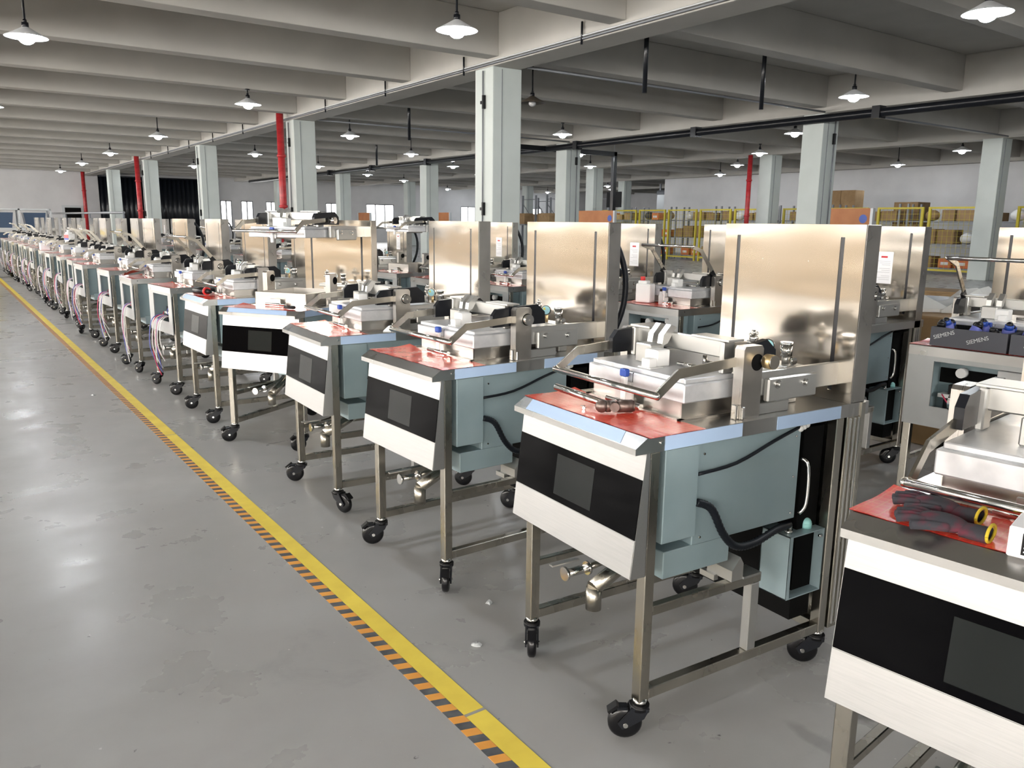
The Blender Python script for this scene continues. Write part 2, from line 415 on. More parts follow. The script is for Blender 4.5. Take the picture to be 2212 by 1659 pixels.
# ------------------------------------------------------------------ the fryer machine
W, ZD, ZL = .503, .758, .722
def rbox(x0, x1, y0, y1, z0, z1, m, b=0): return lambda q: q.box(x0, x1, y0, y1, z0, z1, m, b)
def caster(leg, x, y, ang, key):
    """swivel caster under a leg; z 0 .. .105"""
    ca, sa = math.cos(ang), math.sin(ang)
    def br(b):
        b.cyl((0, 0, .088), (0, 0, .106), .017, 'chrome', 14); b.cyl((0, 0, .078), (0, 0, .09), .024, 'black', 16)
        for s in (-1, 1):
            b.prism([(-.022, .086), (.022, .086), (.030, .072), (.052, .044), (.042, .030), (.026, .036), (-.010, .060)], s*.017-.0025, s*.017+.0025, 'blackm', 'y')
        b.box(-.022, .024, -.017, .017, .072, .086, 'blackm', .003)
    def wh(b):
        c = Vector((.034, 0, .0415))
        xf = Matrix.Translation(c) @ Matrix.Rotation(PI/2, 4, 'X')
        b.lathe([(.0001, -.012), (.029, -.013), (.037, -.011), (.0415, -.006), (.0415, .006), (.037, .011), (.029, .013), (.0001, .012)], 'rubber', 28, xf=xf)
        b.cyl(c+Vector((0, -.022, 0)), c+Vector((0, .022, 0)), .006, 'chrome', 10)
    def bk(b):
        b.box(.028, .056, -.014, .014, .076, .084, 'blackm', .003); b.prism([(.050, .084), (.074, .066), (.078, .072), (.056, .090)], -.013, .013, 'black', 'y')
    o = part('caster', 'caster', br, leg, (x, y, 0), (0, 0, ang))
    part('caster_wheel', 'caster_wheel', wh, o)
    if key: part('brake_pedal', 'brake_pedal', bk, o)
    return o
WIRES = ['cable_white', 'cable_white', 'cable_pink', 'cable_blue', 'cable_white', 'cable_red', 'cable_blue']

def machine(x, y, rz, label, kind=1, up=False, lifted=False, notice=False, film=False, brass=False, hose=False, group=None, scr='screen', seed=0, mat_on=True, htilt=0, name='pressure_fryer'):
    rnd = random.Random(seed*13+5)
    t = thing(name, label, 'fryer machine', (x, y, 0), rz, group)
    # legs with casters
    for (lx, ly, k_) in ((.045, 0, 1), (.045, W-.03, 1), (.70, 0, 0), (.70, W-.03, 0)):
        lg = part('leg', ('leg', lx, ly), rbox(lx, lx+.03, ly, ly+.03, .10, ZL, 'tube', .002), t)
        caster(lg, lx+.015, ly+.015, rnd.choice([-2.2, -1.2, -.7, 2.1, 2.5, 2.8, -.4, 2.4]) if seed != 1 else {(.045, 0): 2.55, (.045, W-.03): -2.15}.get((lx, ly), 2.3), k_)
    for yy in (0, W-.03):
        part('lower_rail', ('lrail', yy), rbox(.075, .70, yy+.002, yy+.028, .102, .130, 'tube', .002), t)
    part('cross_rail', 'xrail', rbox(.702, .728, .03, W-.03, .102, .130, 'tube', .002), t)
    part('middle_rail', 'mrail', rbox(.075, .45, .003, .025, .318, .342, 'tube', .002), t)
    part('middle_rail', 'mrail2', rbox(.075, .70, W-.026, W-.006, .262, .282, 'tube', .002), t)
    part('support_post', 'spost', rbox(.412, .444, .002, .028, .130, .318, 'machined', .002), t)
    def gable(b):
        b.prism([(.335, .343), (.375, .343), (.375, .385), (.362, .405), (.335, .372)], .0, .085, 'machined', 'y')
        b.box(.375, .44, -.004, .05, .343, .349, 'machined'); b.box(.325, .34, .05, .1, .33, .345, 'machined')
    part('gable_bracket', 'gable', gable, t)
    # rear column and black bellows
    def rear(b):
        b.box(.742, .812, .0, .48, .105, ZD, 'tube', .002)
        for i in range(3): b.box(.748+i*.018, .754+i*.018, -.006, 0, .12, ZD-.04, 'machined', .001)
        b.box(.795, .812, -.004, .03, .105, ZD, 'tube', .001)
    part('rear_column', 'rear', rear, t)
    part('bellows', 'bellows', rbox(.615, .695, .035, .42, .15, .70, 'dark'), t)
    part('side_grip', 'sgrip', lambda b: b.tube([(.605, .03, .62), (.612, .012, .60), (.612, .010, .50), (.600, .02, .47)], .005, 'chrome', 8), t)
    # blue-grey body under the deck
    def body(b):
        b.box(.205, .58, .018, W-.02, .462, .72, 'grey_blue', .002)
        for q in ((.23, .69), (.56, .69), (.23, .48), (.56, .48), (.56, .58)): b.cyl((q[0], .018, q[1]), (q[0], .015, q[1]), .003, 'chrome', 8)
    part('body_box', 'body', body, t)
    part('switch_housing', ('shouse', kind), rbox(.098 if kind == 1 else .168, .206, .008, W-.02, .49, .72, 'grey_blue', .002), t)
    part('lower_duct', 'duct', rbox(.118, .34, .02, .22, .393, .462, 'grey_blue', .002), t)
    # drain and valve
    def drain(b):
        b.tube([(.095, .25, .225), (.095, .25, .288)], .021, 'tube', 16, 1); b.tube([(.092, .25, .284), (.15, .25, .31), (.24, .25, .355)], .021, 'tube', 16, 1)
        b.tube([(.24, .25, .35), (.24, .25, .47)], .016, 'tube', 12, 1)
    part('drain_pipe', 'drain', drain, t)
    def valve(b):
        b.cyl((.06, .33, .30), (.14, .33, .30), .012, 'chrome', 14); b.cyl((.055, .33, .30), (.062, .33, .30), .019, 'chrome', 18); b.cyl((.13, .33, .30), (.137, .33, .30), .019, 'chrome', 18)
        b.box(.02, .11, .335, .35, .325, .329, 'machined'); b.tube([(.14, .33, .30), (.30, .33, .34), (.32, .33, .46)], .010, 'tube', 10)
    part('drain_valve', 'valve', valve, t)
    # worktop
    nose = kind == 1
    prof = [(0, ZL), (0, .737), (.034, ZD), (.83, ZD), (.83, ZL)] if nose else [(.028, ZL-.004), (.028, ZD-.002), (.031, ZD), (.83, ZD), (.83, ZL)]
    def deck(b):
        b.prism(prof, 0, W, 'top', 'y')
        b.cyl((.075, 0, .742), (.075, -.003, .742), .004, 'chrome', 10)
    dk = part('worktop', ('deck', kind), deck, t)
    if film:
        def ff(b):
            n_ = Vector((-.023, 0, .034)).normalized()*.0012
            a, c = Vector((.002, 0, .7382)), Vector((.0335, 0, .7577))
            P = [a+n_, c+n_]
            b.add([(P[0].x, .055, P[0].z), (P[1].x, .075, P[1].z), (P[1].x, .462, P[1].z), (P[0].x, .448, P[0].z), (P[0].x-.0, .055, P[0].z-.001), (P[1].x, .075, P[1].z-.001), (P[1].x, .462, P[1].z-.001), (P[0].x, .448, P[0].z-.001)],
                  [(0, 1, 2, 3), (7, 6, 5, 4), (0, 4, 5, 1), (1, 5, 6, 2), (2, 6, 7, 3), (3, 7, 4, 0)], 'film')
        if film != 'side': part('blue_film', 'ffilm', ff, dk)
        for a, c in ((.086, .335), (.46, .71)):
            part('blue_film', ('sfilm', a), rbox(a, c, -.0015, -.0003, ZL+.001, ZD-.0015, 'film'), dk)
    if mat_on:
        def mt(b):
            nx, ny = 8, 16; x0, x1, y0, y1 = .036, .207, -.006, W+.006; vs = []
            for i in range(nx+1):
                for j in range(ny+1):
                    xx = x0+(x1-x0)*i/nx; yy = y0+(y1-y0)*j/ny
                    z = ZD+.0016+.0012*math.sin(9*yy*6)*math.sin(xx*30)
                    z += .007*max(0, (yy-.40)/.11)**2*max(0, (i-4)/4.)**1.5       # lifted far corner
                    vs.append((xx, yy, max(z, ZD+.001)))
            n_ = len(vs); vs += [(p[0], p[1], p[2]-.0009) for p in vs]; fs = []
            for i in range(nx):
                for j in range(ny):
                    a = i*(ny+1)+j; q = (a, a+1, a+ny+2, a+ny+1); fs.append(q); fs.append(tuple(n_+v for v in q[::-1]))
            b.add(vs, fs, 'mat', True)
        part('red_mat', 'mat', mt, t)
    if kind == 1:
        def cp(b): b.prism([(0, .428), (.044, .426), (.044, ZL), (.033, ZL)], 0, W, 'front', 'y')
        c = part('control_panel', 'cpanel', cp, t)
        part('panel_side', 'cpside', rbox(.0445, .0465, .0, .03, .428, ZL, 'tube'), t)
        sl = .033/.294
        def plate(z0, z1, y0, y1, off, th, m):
            def f(b):
                p = []
                for z in (z0, z1):
                    xx = (z-.428)*sl-off; p.append((xx, z))
                b.prism([p[0], (p[0][0]+th, p[0][1]), (p[1][0]+th, p[1][1]), p[1]], y0, y1, m, 'y')
            return f
        g = part('glass_panel', 'glass', plate(.521, .661, .0015, W-.0015, .002, .004, 'glass'), c)
        part('display', ('disp', scr), plate(.538, .643, .17, .325, .0026, .002, scr), g)
        part('lower_plate', 'lplate', plate(.430, .519, .001, W-.001, .0018, .003, 'front'), c)
    else:
        def fp(b):
            z0, z1, a, c = .43, ZL-.004, .075, .40
            b.box(.030, .036, 0, a, z0, z1, 'plate'); b.box(.030, .036, c, W, z0, z1, 'plate')
            b.box(.030, .036, a, c, z0, .515, 'plate'); b.box(.030, .036, a, c, .70, z1, 'plate')
            b.box(.036, .042, 0, W, z1-.02, z1, 'plate')
        c = part('front_plate', 'fplate', fp, t)
        def ib(b):
            b.box(.16, .165, .05, .43, .45, .71, 'grey_blue'); b.box(.04, .16, .048, .052, .45, .71, 'grey_blue'); b.box(.04, .16, .428, .432, .45, .71, 'grey_blue')
            b.box(.04, .16, .05, .43, .445, .449, 'grey_blue')
        part('control_box', 'ibox', ib, t)
        def comp(b):
            b.box(.10, .155, .10, .40, .545, .56, 'white'); b.box(.11, .155, .09, .38, .50, .545, 'black'); b.box(.150, .158, .08, .42, .60, .66, 'dark')
            for i in range(6): b.box(.105, .158, .11+i*.045, .14+i*.045, .56, .60, 'black' if i % 2 else 'white', .002)
            b.box(.13, .158, .10, .20, .62, .68, 'white', .002); b.cyl((.155, .33, .65), (.12, .33, .65), .02, 'white', 14)
            b.tube([(.13, .12, .60), (.09, .16, .63), (.08, .22, .60), (.12, .28, .58)], .003, 'cable_white', 6)
            b.tube([(.13, .2, .56), (.08, .23, .55), (.09, .3, .57), (.12, .34, .60)], .003, 'cable_blue', 6)
            b.tube([(.13, .3, .54), (.07, .33, .52), (.09, .38, .56)], .003, 'cable_red', 6)
        part('relay_block', 'relays', comp, t)
        if group != 'fryers of the second row':
            nw = 7 if seed % 3 else 5
            for i in range(nw):
                v = (seed*3+i) % 9; rr = random.Random(v*7+i)
                y0 = .13+.03*i+rr.uniform(-.01, .01); L_ = rr.uniform(.16, .42); o_ = rr.uniform(.0, .05)
                def wr(b):
                    b.tube([(.10, y0+.05, .53), (.035, y0+.02, .545), (-.004-o_*.4, y0, .50), (-.018-o_*.5, y0-.01+o_*.3, .44-L_*.3), (-.012, y0+.02*math.sin(v), .42-L_*.6), (-.004+o_*.6, y0+.03*math.cos(v), .42-L_*.85)], .0032, WIRES[i], 6)
                part('wire', ('wire', v, i), wr, t)
    # cooking tank
    def tank(b):
        z1 = .832 if lifted else .803
        for (a, c_, d, e) in ((.215, .219, .085, .432), (.556, .56, .085, .432), (.215, .56, .085, .089), (.215, .56, .428, .432)):
            b.box(a, c_, d, e, .60, z1, 'tank')
        b.box(.215, .56, .085, .432, .58, .60, 'tank')
        b.box(.200, .575, .070, .085, ZD, ZD+.006, 'steel'); b.box(.200, .575, .432, .447, ZD, ZD+.006, 'steel'); b.box(.200, .215, .07, .447, ZD, ZD+.006, 'steel')
    part('cooking_tank', ('tank', lifted), tank, t)
    def fb(b):
        b.box(.188, .214, .235, .315, ZD, ZD+.012, 'chrome', .002); b.cyl((.19, .205, ZD+.012), (.19, .34, ZD+.012), .008, 'chrome', 12)
        b.box(.190, .196, .24, .31, .77, .80, 'machined', .001)
    part('tank_hinge', 'thinge', fb, t)
    dz = .33 if lifted else 0.
    LZ = (0, 0, dz)
    def latch(b):
        b.box(.186, .199, .267, .285, .775, .838, 'white', .003); b.box(.184, .201, .264, .288, .838, .858, 'blue', .003); b.box(.196, .206, .255, .297, .80, .825, 'machined', .001)
    part('lid_latch', 'latch', latch, t, LZ)
    def lid(b):
        b.box(.205, .575, .070, .445, .803, .849, 'alu', .003); b.box(.214, .566, .078, .437, .849, .861, 'alu', .002)
        b.box(.204, .576, .2565, .2575, .805, .849, 'dark')
    ld = part('lid', 'lid', lid, t, LZ)
    def cl(b):
        b.box(.265, .31, .235, .285, .861, .905, 'white', .003); b.box(.285, .335, .285, .345, .861, .912, 'machined', .003); b.box(.235, .262, .232, .262, .861, .885, 'white', .002)
        b.box(.230, .275, .220, .27, .861, .864, 'white', .001)
        for yy in (.285, .325): b.prism([(.325, .905), (.345, .912), (.375, .955), (.355, .962), (.33, .935)], yy, yy+.02, 'machined', 'y')
    part('lid_clamp', 'clamp', cl, ld)
    for i_, (p0, p1) in enumerate((((.33, .15, .868), (.33, .225, .868)), ((.41, .12, .868), (.41, .20, .868)), ((.38, .18, .861), (.38, .18, .893)), ((.45, .13, .861), (.45, .13, .89)))):
        part('lid_screw', ('lscrew', i_), lambda b: b.cyl(p0, p1, .006, 'chrome', 10), ld)
    def cb(b):
        b.box(.36, .374, .085, .435, .898, .942, 'machined', .003)
        for yy in (.085, .420): b.box(.345, .385, yy, yy+.015, .861, .942, 'machined', .003)
        b.box(.345, .43, .36, .44, .942, .948, 'machined', .001); b.box(.345, .40, .07, .20, .942, .948, 'machined', .001)
    part('lid_yoke', 'yoke', cb, ld)
    # posts with rollers
    for s, (a, c_) in enumerate(((.020, .050), (W-.052, W-.022))):
        def post(b):
            b.prism([(.347, ZD), (.347, .930), (.353, .938), (.409, .938), (.415, .930), (.415, ZD)], a, c_, 'steel', 'y')
            b.cyl((.395, a-.0006, .897), (.395, a+.002, .897), .021, 'dark', 18)
            b.box(.350, .36, a-.004, a+.006, ZD, .79, 'chrome', .002); b.box(.335, .347, a+.005, a+.02, ZD, .795, 'chrome', .002)
        p = part('side_post', ('post', s), post, t)
        oy = a-.003 if s == 0 else c_+.003
        def rol(b):
            if brass and s == 0:
                b.cyl((.415, a+.01, .90), (.415, a-.012, .90), .012, 'chrome', 14); b.cyl((.415, a-.010, .90), (.415, a-.032, .90), .018, 'brass', 20); b.cyl((.415, a-.032, .90), (.415, a-.036, .90), .017, 'tube', 20)
            else:
                q = -1 if s == 0 else 1
                b.cyl((.395, (a+c_)/2, .897), (.395, oy+q*.012, .897), .0185, 'chrome', 20); b.cyl((.395, oy+q*.012, .897), (.395, oy+q*.014, .897), .003, 'tube', 8)
        part('roller', ('roller', s, brass), rol, t, LZ)
        ya = .056 if s == 0 else W-.073
        x_ = .40 if brass and s == 0 else .275
        def cam(b): b.prism([(x_, .872), (x_, .912), (x_+.018, .934), (.468, .944), (.502, .916), (.505, .874)], ya, ya+.017, 'blackm', 'y')
        part('cam_plate', ('cam', s, brass), cam, t, LZ)
        yb = .045 if s == 0 else W-.062
        def arm(b):
            b.box(.405, .752, yb, yb+.015, .803, .866, 'machined', .002)
        am = part('lift_arm', ('larm', s), arm, t, LZ)
        def bp(b): b.box(.452, .640, yb-.017, yb, .788, .850, 'machined', .004) if s == 0 else b.box(.452, .640, yb+.015, yb+.032, .788, .850, 'machined', .004)
        part('clamp_plate', ('bplate', s), bp, am)
        for bx, bz in ((.485, .833), (.590, .828)):
            yy = yb-.017 if s == 0 else yb+.032; q = -1 if s == 0 else 1
            part('bolt', ('bolt', s, bx), lambda b: (b.cyl((bx, yy, bz), (bx, yy+q*.003, bz), .011, 'chrome', 16), b.cyl((bx, yy+q*.003, bz), (bx, yy+q*.012, bz), .007, 'machined', 6)), am)
        if s == 0 or True:
            part('arm_rest', ('rest', s), rbox(.415, .540, yb-.012, yb+.02, ZD, .787, 'machined', .002), t)
    # handle, pivots at the cam plates
    px_, pz_ = .40, .90
    def hb(b):
        b.cyl((.097-px_, .048, .838-pz_), (.097-px_, W-.052, .838-pz_), .0085, 'chrome', 14)
        for yy in (.048, W-.052): b.ball((.097-px_, yy, .838-pz_), .0088, 'chrome', n=6)
    h = part('handle', 'handle', hb, t, (px_, 0, pz_+dz), (0, math.radians(53) if up else math.radians(htilt), 0))
    for s, yy in enumerate((.046, W-.062)):
        def ha(b):
            p = [(.097, .838), (.165, .884), (.385, .900)]; hw = .0115; L = []; U = []
            for i, (a, c_) in enumerate(p):
                a -= px_; c_ -= pz_
                L.append((a+(.004 if i == 0 else 0), c_-hw)); U.append((a-(.004 if i == 1 else 0), c_+hw))
            b.prism([L[0], L[1], U[1], U[0]], yy, yy+.006, 'tube', 'y'); b.prism([L[1], L[2], U[2], U[1]], yy, yy+.006, 'tube', 'y')
        part('handle_arm', ('harm', s), ha, h)
        if up: part('arm_sleeve', ('sleeve', s), lambda b: b.box(-.085, -.02, yy-.003, yy+.010, -.020, .010, 'black', .002, xf=Matrix.Rotation(math.radians(-5), 4, 'Y')), h)
    # pressure fittings at the rear
    def man(b):
        b.box(.575, .645, .075, .26, .845, .862, 'machined', .003); b.box(.60, .64, .09, .12, ZD, .845, 'machined', .002); b.box(.60, .64, .215, .245, ZD, .845, 'machined', .002)
    mn = part('manifold', 'manifold', man, t)
    def rv(b):
        b.cyl((.615, .115, .862), (.615, .115, .884), .010, 'machined', 14); b.cyl((.615, .115, .882), (.615, .115, .912), .0155, 'chrome', 20); b.cyl((.615, .115, .912), (.615, .115, .920), .0168, 'chrome', 20)
        b.cyl((.615, .095, .872), (.615, .085, .872), .010, 'chrome', 12)
    part('relief_valve', 'relief', rv, mn)
    d_ = Vector((-.80, -.60, .05)).normalized(); gc = Vector((.60, .165, .906))
    g = part('pressure_gauge', 'gauge', lambda b: (b.cyl(gc, gc+d_*.014, .0185, 'chrome', 22), b.cyl((.60, .165, .862), (.60, .165, .892), .006, 'brass', 10)), mn)
    def dial(b):
        b.cyl(gc+d_*.0142, gc+d_*.0150, .0155, 'dial', 20)
        u = Vector((0, 0, 1)); v_ = d_.cross(u).normalized(); e = gc+d_*.0156
        b.add([e, e+u*.012+v_*.004, e+u*.004+v_*.012], [(0, 1, 2)], 'dialy')
    part('dial', 'dial', dial, g)
    def tee(b):
        b.cyl((.60, .215, .862), (.60, .215, .915), .008, 'chrome', 12); b.cyl((.60, .185, .905), (.60, .235, .905), .007, 'chrome', 12)
        b.ball((.60, .215, .918), .013, 'chrome', n=8); b.cyl((.60, .215, .925), (.60, .215, .942), .004, 'chrome', 8)
        for i in range(5): b.ball((.60, .215+.013*math.cos(i*1.26), .928+.010*math.sin(i*1.26)), .0045, 'chrome', n=6)
    part('pipe_tee', 'tee', tee, mn)
    # tall rear panel with two slots
    PW, PT, PB = .480, 1.23, ZD
    def bpn(b):
        x0, x1 = .746, .812; s1, s2, sw, zt, zb = .0605, .4195, .013, 1.197, .785
        b.box(x0+.004, x1, .001, PW-.001, PB, PT, 'steel', .002)
        for (a, c_) in ((0, s1), (s1+sw, s2), (s2+sw, PW)): b.box(x0, x0+.004, a, c_, PB, PT, 'panel')
        for a in (s1, s2): b.box(x0, x0+.004, a, a+sw, zt, PT, 'panel'); b.box(x0, x0+.004, a, a+sw, PB, zb, 'panel')
        for yy in (.17, .33): b.cyl((x0-.0006, yy, 1.13), (x0, yy, 1.13), .002, 'tube', 8)
    bpo = part('rear_panel', 'bpanel', bpn, t)
    for a in (.0605, .4195): part('slot_strip', ('slot', a), rbox(.7475, .7495, a+.0003, a+.0127, .786, 1.1965, 'slot'), bpo)  # black strip set back in each slot
    if notice:
        def nt(b):
            b.box(.7445, .7455, .15, .24, .935, 1.10, 'paper')
            b.box(.7440, .7446, .18, .215, 1.068, 1.078, 'redink')
            for i in range(11):
                if i % 4 != 3: b.box(.7440, .7446, .162, .232-(i % 3)*.012, 1.05-i*.0095, 1.0515-i*.0095, 'ink')
        part('notice_sheet', 'notice', nt, bpo)
    # cables and the electric box on the right side
    part('conduit', 'conduit', lambda b: b.tube([(.206, .010, .575), (.245, -.002, .555), (.285, -.008, .485), (.33, -.010, .445), (.40, -.006, .437), (.50, .012, .445), (.578, .030, .440)], .0095, 'cable_black', 12, 14, rad=lambda i: .0105 if i % 2 else .0088), t)
    part('cable', 'cable', lambda b: b.tube([(.206, .010, .645), (.33, .006, .655), (.47, .010, .692), (.585, .02, .715)], .0045, 'cable_black', 8), t)
    def eb(b):
        x0, x1, y0, y1, z0, z1 = .555, .695, .004, .10, .235, .415
        b.box(x0, x0+.003, y0, y1, z0, z1, 'grey_blue'); b.box(x1-.003, x1, y0, y1, z0, z1, 'grey_blue'); b.box(x0, x1, y1-.003, y1, z0, z1, 'grey_blue')
        b.box(x0, x1, y0, y1, z1-.003, z1, 'grey_blue'); b.box(x0, x1, y0, y1, z0, z0+.003, 'grey_blue'); b.box(x0, x0+.012, y0, y0+.002, z0, z1, 'grey_blue')
        b.cyl((.68, .01, .395), (.68, .003, .395), .004, 'chrome', 8); b.cyl((.67, .09, .30), (.67, .08, .30), .004, 'chrome', 8)
        b.box(x1, .702, .03, .07, z0+.02, z1-.02, 'machined')
    e = part('electric_box', 'ebox', eb, t)
    part('gland_cap', 'gland', lambda b: (b.cyl((.655, .035, .415), (.655, .035, .428), .015, 'cyan', 12), b.ball((.655, .035, .428), .0145, 'cyan', sz=1.0, n=8)), e)
    part('gland_nut', 'glandn', lambda b: (b.cyl((.578, .03, .413), (.578, .03, .425), .011, 'chrome', 6), b.cyl((.578, .03, .424), (.578, .03, .440), .008, 'chrome', 12)), e)
    if kind == 1: part('insulation_tuft', 'tuft', lambda b: [b.ball((.575+.012*i, .018, .708+.004*((i*7) % 3)), .009, 'white', n=6) for i in range(3)], t)
    if hose:
        part('black_hose', 'hose', lambda b: b.tube([(.814, .10, 1.20), (.86, .09, 1.17), (.905, .07, 1.05), (.905, .07, .92), (.87, .09, .80), (.815, .11, .70)], .012, 'cable_black', 10), t)
    return t
F1 = 'fryers of the front row'
F2 = 'fryers of the second row'
ROW1 = [
 (1.222, .200, .108, dict(htilt=-6, kind=1, label='nearest front-row fryer, cut by the right edge, with gloves on its red mat', film=False, seed=3)),
 (1.211, 1.226, -.060, dict(kind=1, label='front-row fryer with a hammer on its red mat and blue film edges', film=True, brass=True, seed=1)),
 (1.247, 2.188, .022, dict(kind=1, label='front-row fryer just behind the one carrying the hammer, its red mat bare', film='side', seed=4, hose=True)),
 (1.239, 3.085, -.039, dict(kind=1, label='front-row fryer right of the skewed open fryer, a plastic scrap on its worktop', seed=5, film='side')),
 (1.481, 4.023, .562, dict(kind=1, label='skewed front-row fryer with its lid raised to the panel top', film=True, lifted=True, seed=6, hose=True)),
 (1.252, 4.915, .020, dict(kind=1, label='front-row fryer with a power drill on its red mat', film=True, seed=7)),
 (1.258, 5.873, .082, dict(kind=2, label='front-row fryer with open control box next to the drill fryer, handle raised', up=True, seed=8)),
 (1.200, 6.912, .000, dict(kind=2, label='front-row fryer with a brown plastic sheet drooping over its red mat', seed=9)),
 (1.230, 8.086, .050, dict(kind=2, label='front-row fryer with open box and raised handle, beyond the brown plastic sheet', up=True, seed=10, hose=True)),
 (1.170, 9.250, .037, dict(kind=2, label='tenth fryer of the front row, wires hanging, bare red mat', seed=11)),
]
names_ = ['eleventh', 'twelfth', 'thirteenth', 'fourteenth', 'fifteenth', 'sixteenth', 'seventeenth', 'eighteenth', 'nineteenth', 'twentieth', 'twenty-first']
extra = ['raised handle', 'raised handle', 'white jug on its lid', 'white carton on its mat', 'bundle of pale wires', 'handle lowered', 'raised handle', 'raised handle', 'handle lowered', 'raised handle', 'last before the blue tubs']
for i, y in enumerate((10.25, 11.3, 12.4, 13.5, 14.7, 15.8, 17.0, 18.2, 19.4, 20.6, 21.8)):
    ROW1.append((1.2, y, random.uniform(-.04, .05), dict(kind=2, label='%s fryer of the front row counted from the camera, %s' % (names_[i], extra[i]), up='raised' in extra[i], seed=12+i)))
for (x, y, r, kw) in ROW1: machine(x, y, r, group=F1, **kw)
ROW2 = [
 (3.22, 1.20, .07, dict(label='second-row fryer carrying dark cartons of blue parts, handle raised, at right edge', up=True, seed=31)),
 (3.30, 2.13, .0, dict(label='second-row fryer seen between the tall panels right of the hammer fryer', notice=True, seed=32)),
 (3.34, 3.12, .0, dict(label='second-row fryer with a white jug and glass bottle, handle raised', up=True, notice=True, seed=33)),
 (3.30, 4.00, .0, dict(label='second-row fryer behind the jug fryer, with a printed notice on its panel', notice=True, seed=34, hose=True)),
 (3.42, 4.90, .0, dict(label='fifth fryer of the second row, right of the thick pillar base', notice=True, seed=35)),
 (3.30, 5.70, .0, dict(label='sixth fryer of the second row, handle lowered, black hose behind', notice=True, seed=36, hose=True)),
 (3.40, 6.65, .10, dict(label='second-row fryer with its lid raised and a notice sheet', lifted=True, notice=True, seed=37, hose=True)),
]
n2 = ['eighth', 'ninth', 'tenth', 'eleventh', 'twelfth', 'thirteenth', 'fourteenth', 'fifteenth', 'sixteenth', 'seventeenth', 'eighteenth']
for i in range(11):
    ROW2.append((3.3, 7.65+1.08*i, random.uniform(-.05, .05), dict(label='%s fryer of the second row counted from the right' % n2[i], notice=i % 2 == 0, hose=i % 3 == 0, up=i % 4 == 1, seed=40+i)))
for (x, y, r, kw) in ROW2: machine(x, y, r, group=F2, kind=2, **kw)
def on(i, lx, ly, row=ROW1):
    x, y, r, _ = row[i]; c, s = math.cos(r), math.sin(r)
    return x+c*lx-s*ly, y+s*lx+c*ly, r

# ------------------------------------------------------------------ things on the machines
# hammer: ball peen head with a chrome handle
def hammer():
    x, y, r = on(1, .118, .222); t = thing('hammer', 'ball-peen hammer with dark head and shiny tube handle on the red mat', 'hammer', (x, y, ZD+.003), r+math.radians(62))
    def hd(b):
        z = .017; b.cyl((0, -.045, z), (0, -.008, z), .016, 'iron', 18); b.cyl((0, -.050, z), (0, -.045, z), .014, 'iron', 18)
        b.cyl((0, -.008, z), (0, .012, z), .011, 'iron', 14); b.cyl((0, .010, z), (0, .022, z), .015, 'iron', 18); b.ball((0, .032, z), .0165, 'iron', n=10)
        b.cyl((-.017, .002, z), (.017, .002, z), .012, 'iron', 16)
    part('hammer_head', None, hd, t)
    part('handle', None, lambda b: (b.cyl((.008, .008, .016), (.170, .126, .032), .0095, 'chrome', 16), b.cyl((.170, .126, .032), (.1715, .1273, .0322), .007, 'dark', 12)), t)
hammer()
x, y, r = on(1, .075, .29)
for i, (a, c) in enumerate(((0, 0), (.012, .014))):
    tag(part('screw', None, lambda b: (b.cyl((0, 0, .003), (.009, .004, .003), .0018, 'chrome', 8), b.cyl((-.002, -.001, .003), (0, 0, .003), .004, 'chrome', 8)), None, (x+a, y+c, ZD+.003), (0, 0, i*1.4)),
        'small loose screw on the red mat beside the hammer', 'screw', 'screws beside the hammer')
# gloves and carton on the nearest fryer
def glove(loc, rz, label):
    t = thing('work_glove', label, 'glove', loc, rz, None); t.scale = (.70, .70, .70)
    def pal(b):
        b.ball((.05, 0, .018), .045, 'glove', sx=1.25, sy=.85, sz=.42, n=12)
        for i, (a, q) in enumerate(((-.030, .085), (-.011, .10), (.009, .095), (.028, .08))):
            b.tube([(.07, a*.8, .018), (.07+q*.45, a*1.15, .020), (.07+q*.8, a*1.3, .013)], .0095, 'glove', 8, 3)
        b.tube([(.03, .03, .018), (.065, .058, .020), (.095, .062, .014)], .0105, 'glove', 8, 3)
        b.cyl((.01, 0, .019), (-.045, 0, .020), .026, 'glove', 16, r1=.029, caps=False, xf=Matrix.Diagonal((1, 1, .62, 1)))
    part('palm', 'glove_palm', pal, t)
    part('cuff', 'glove_cuff', lambda b: b.tube([(-.047, .031*math.cos(k*PI/6), .0125+.018*math.sin(k*PI/6)+.006) for k in range(13)], .0035, 'glove_cuff', 8, 2), t)
x, y, r = on(0, .130, .372); glove((x, y, ZD+.003), r+1.55, 'dark knitted glove lying under the handle bar, its yellow cuff farther in')
x, y, r = on(0, .058, .335); glove((x, y, ZD+.003), r+1.62, 'dark knitted glove nearest the worktop edge, its yellow cuff beside the white carton')
def wbox():
    x, y, r = on(0, .085, .185); t = thing('small_carton', 'white small carton with black printed label on the nearest red mat', 'carton', (x, y, ZD+.003), r+.1)
    part('carton_body', None, rbox(-.055, .045, -.07, .09, 0, .045, 'paper', .002), t)
    part('printed_label', None, lambda b: (b.box(-.0562, -.055, .005, .035, .006, .038, 'black'), b.box(-.0562, -.055, .042, .072, .006, .038, 'black'), [b.box(-.0566, -.0561, .008+(j//5)*.037, .032+(j//5)*.037, .010+(j % 5)*.006, .012+(j % 5)*.006, 'paper') for j in range(10)]), t)
wbox()
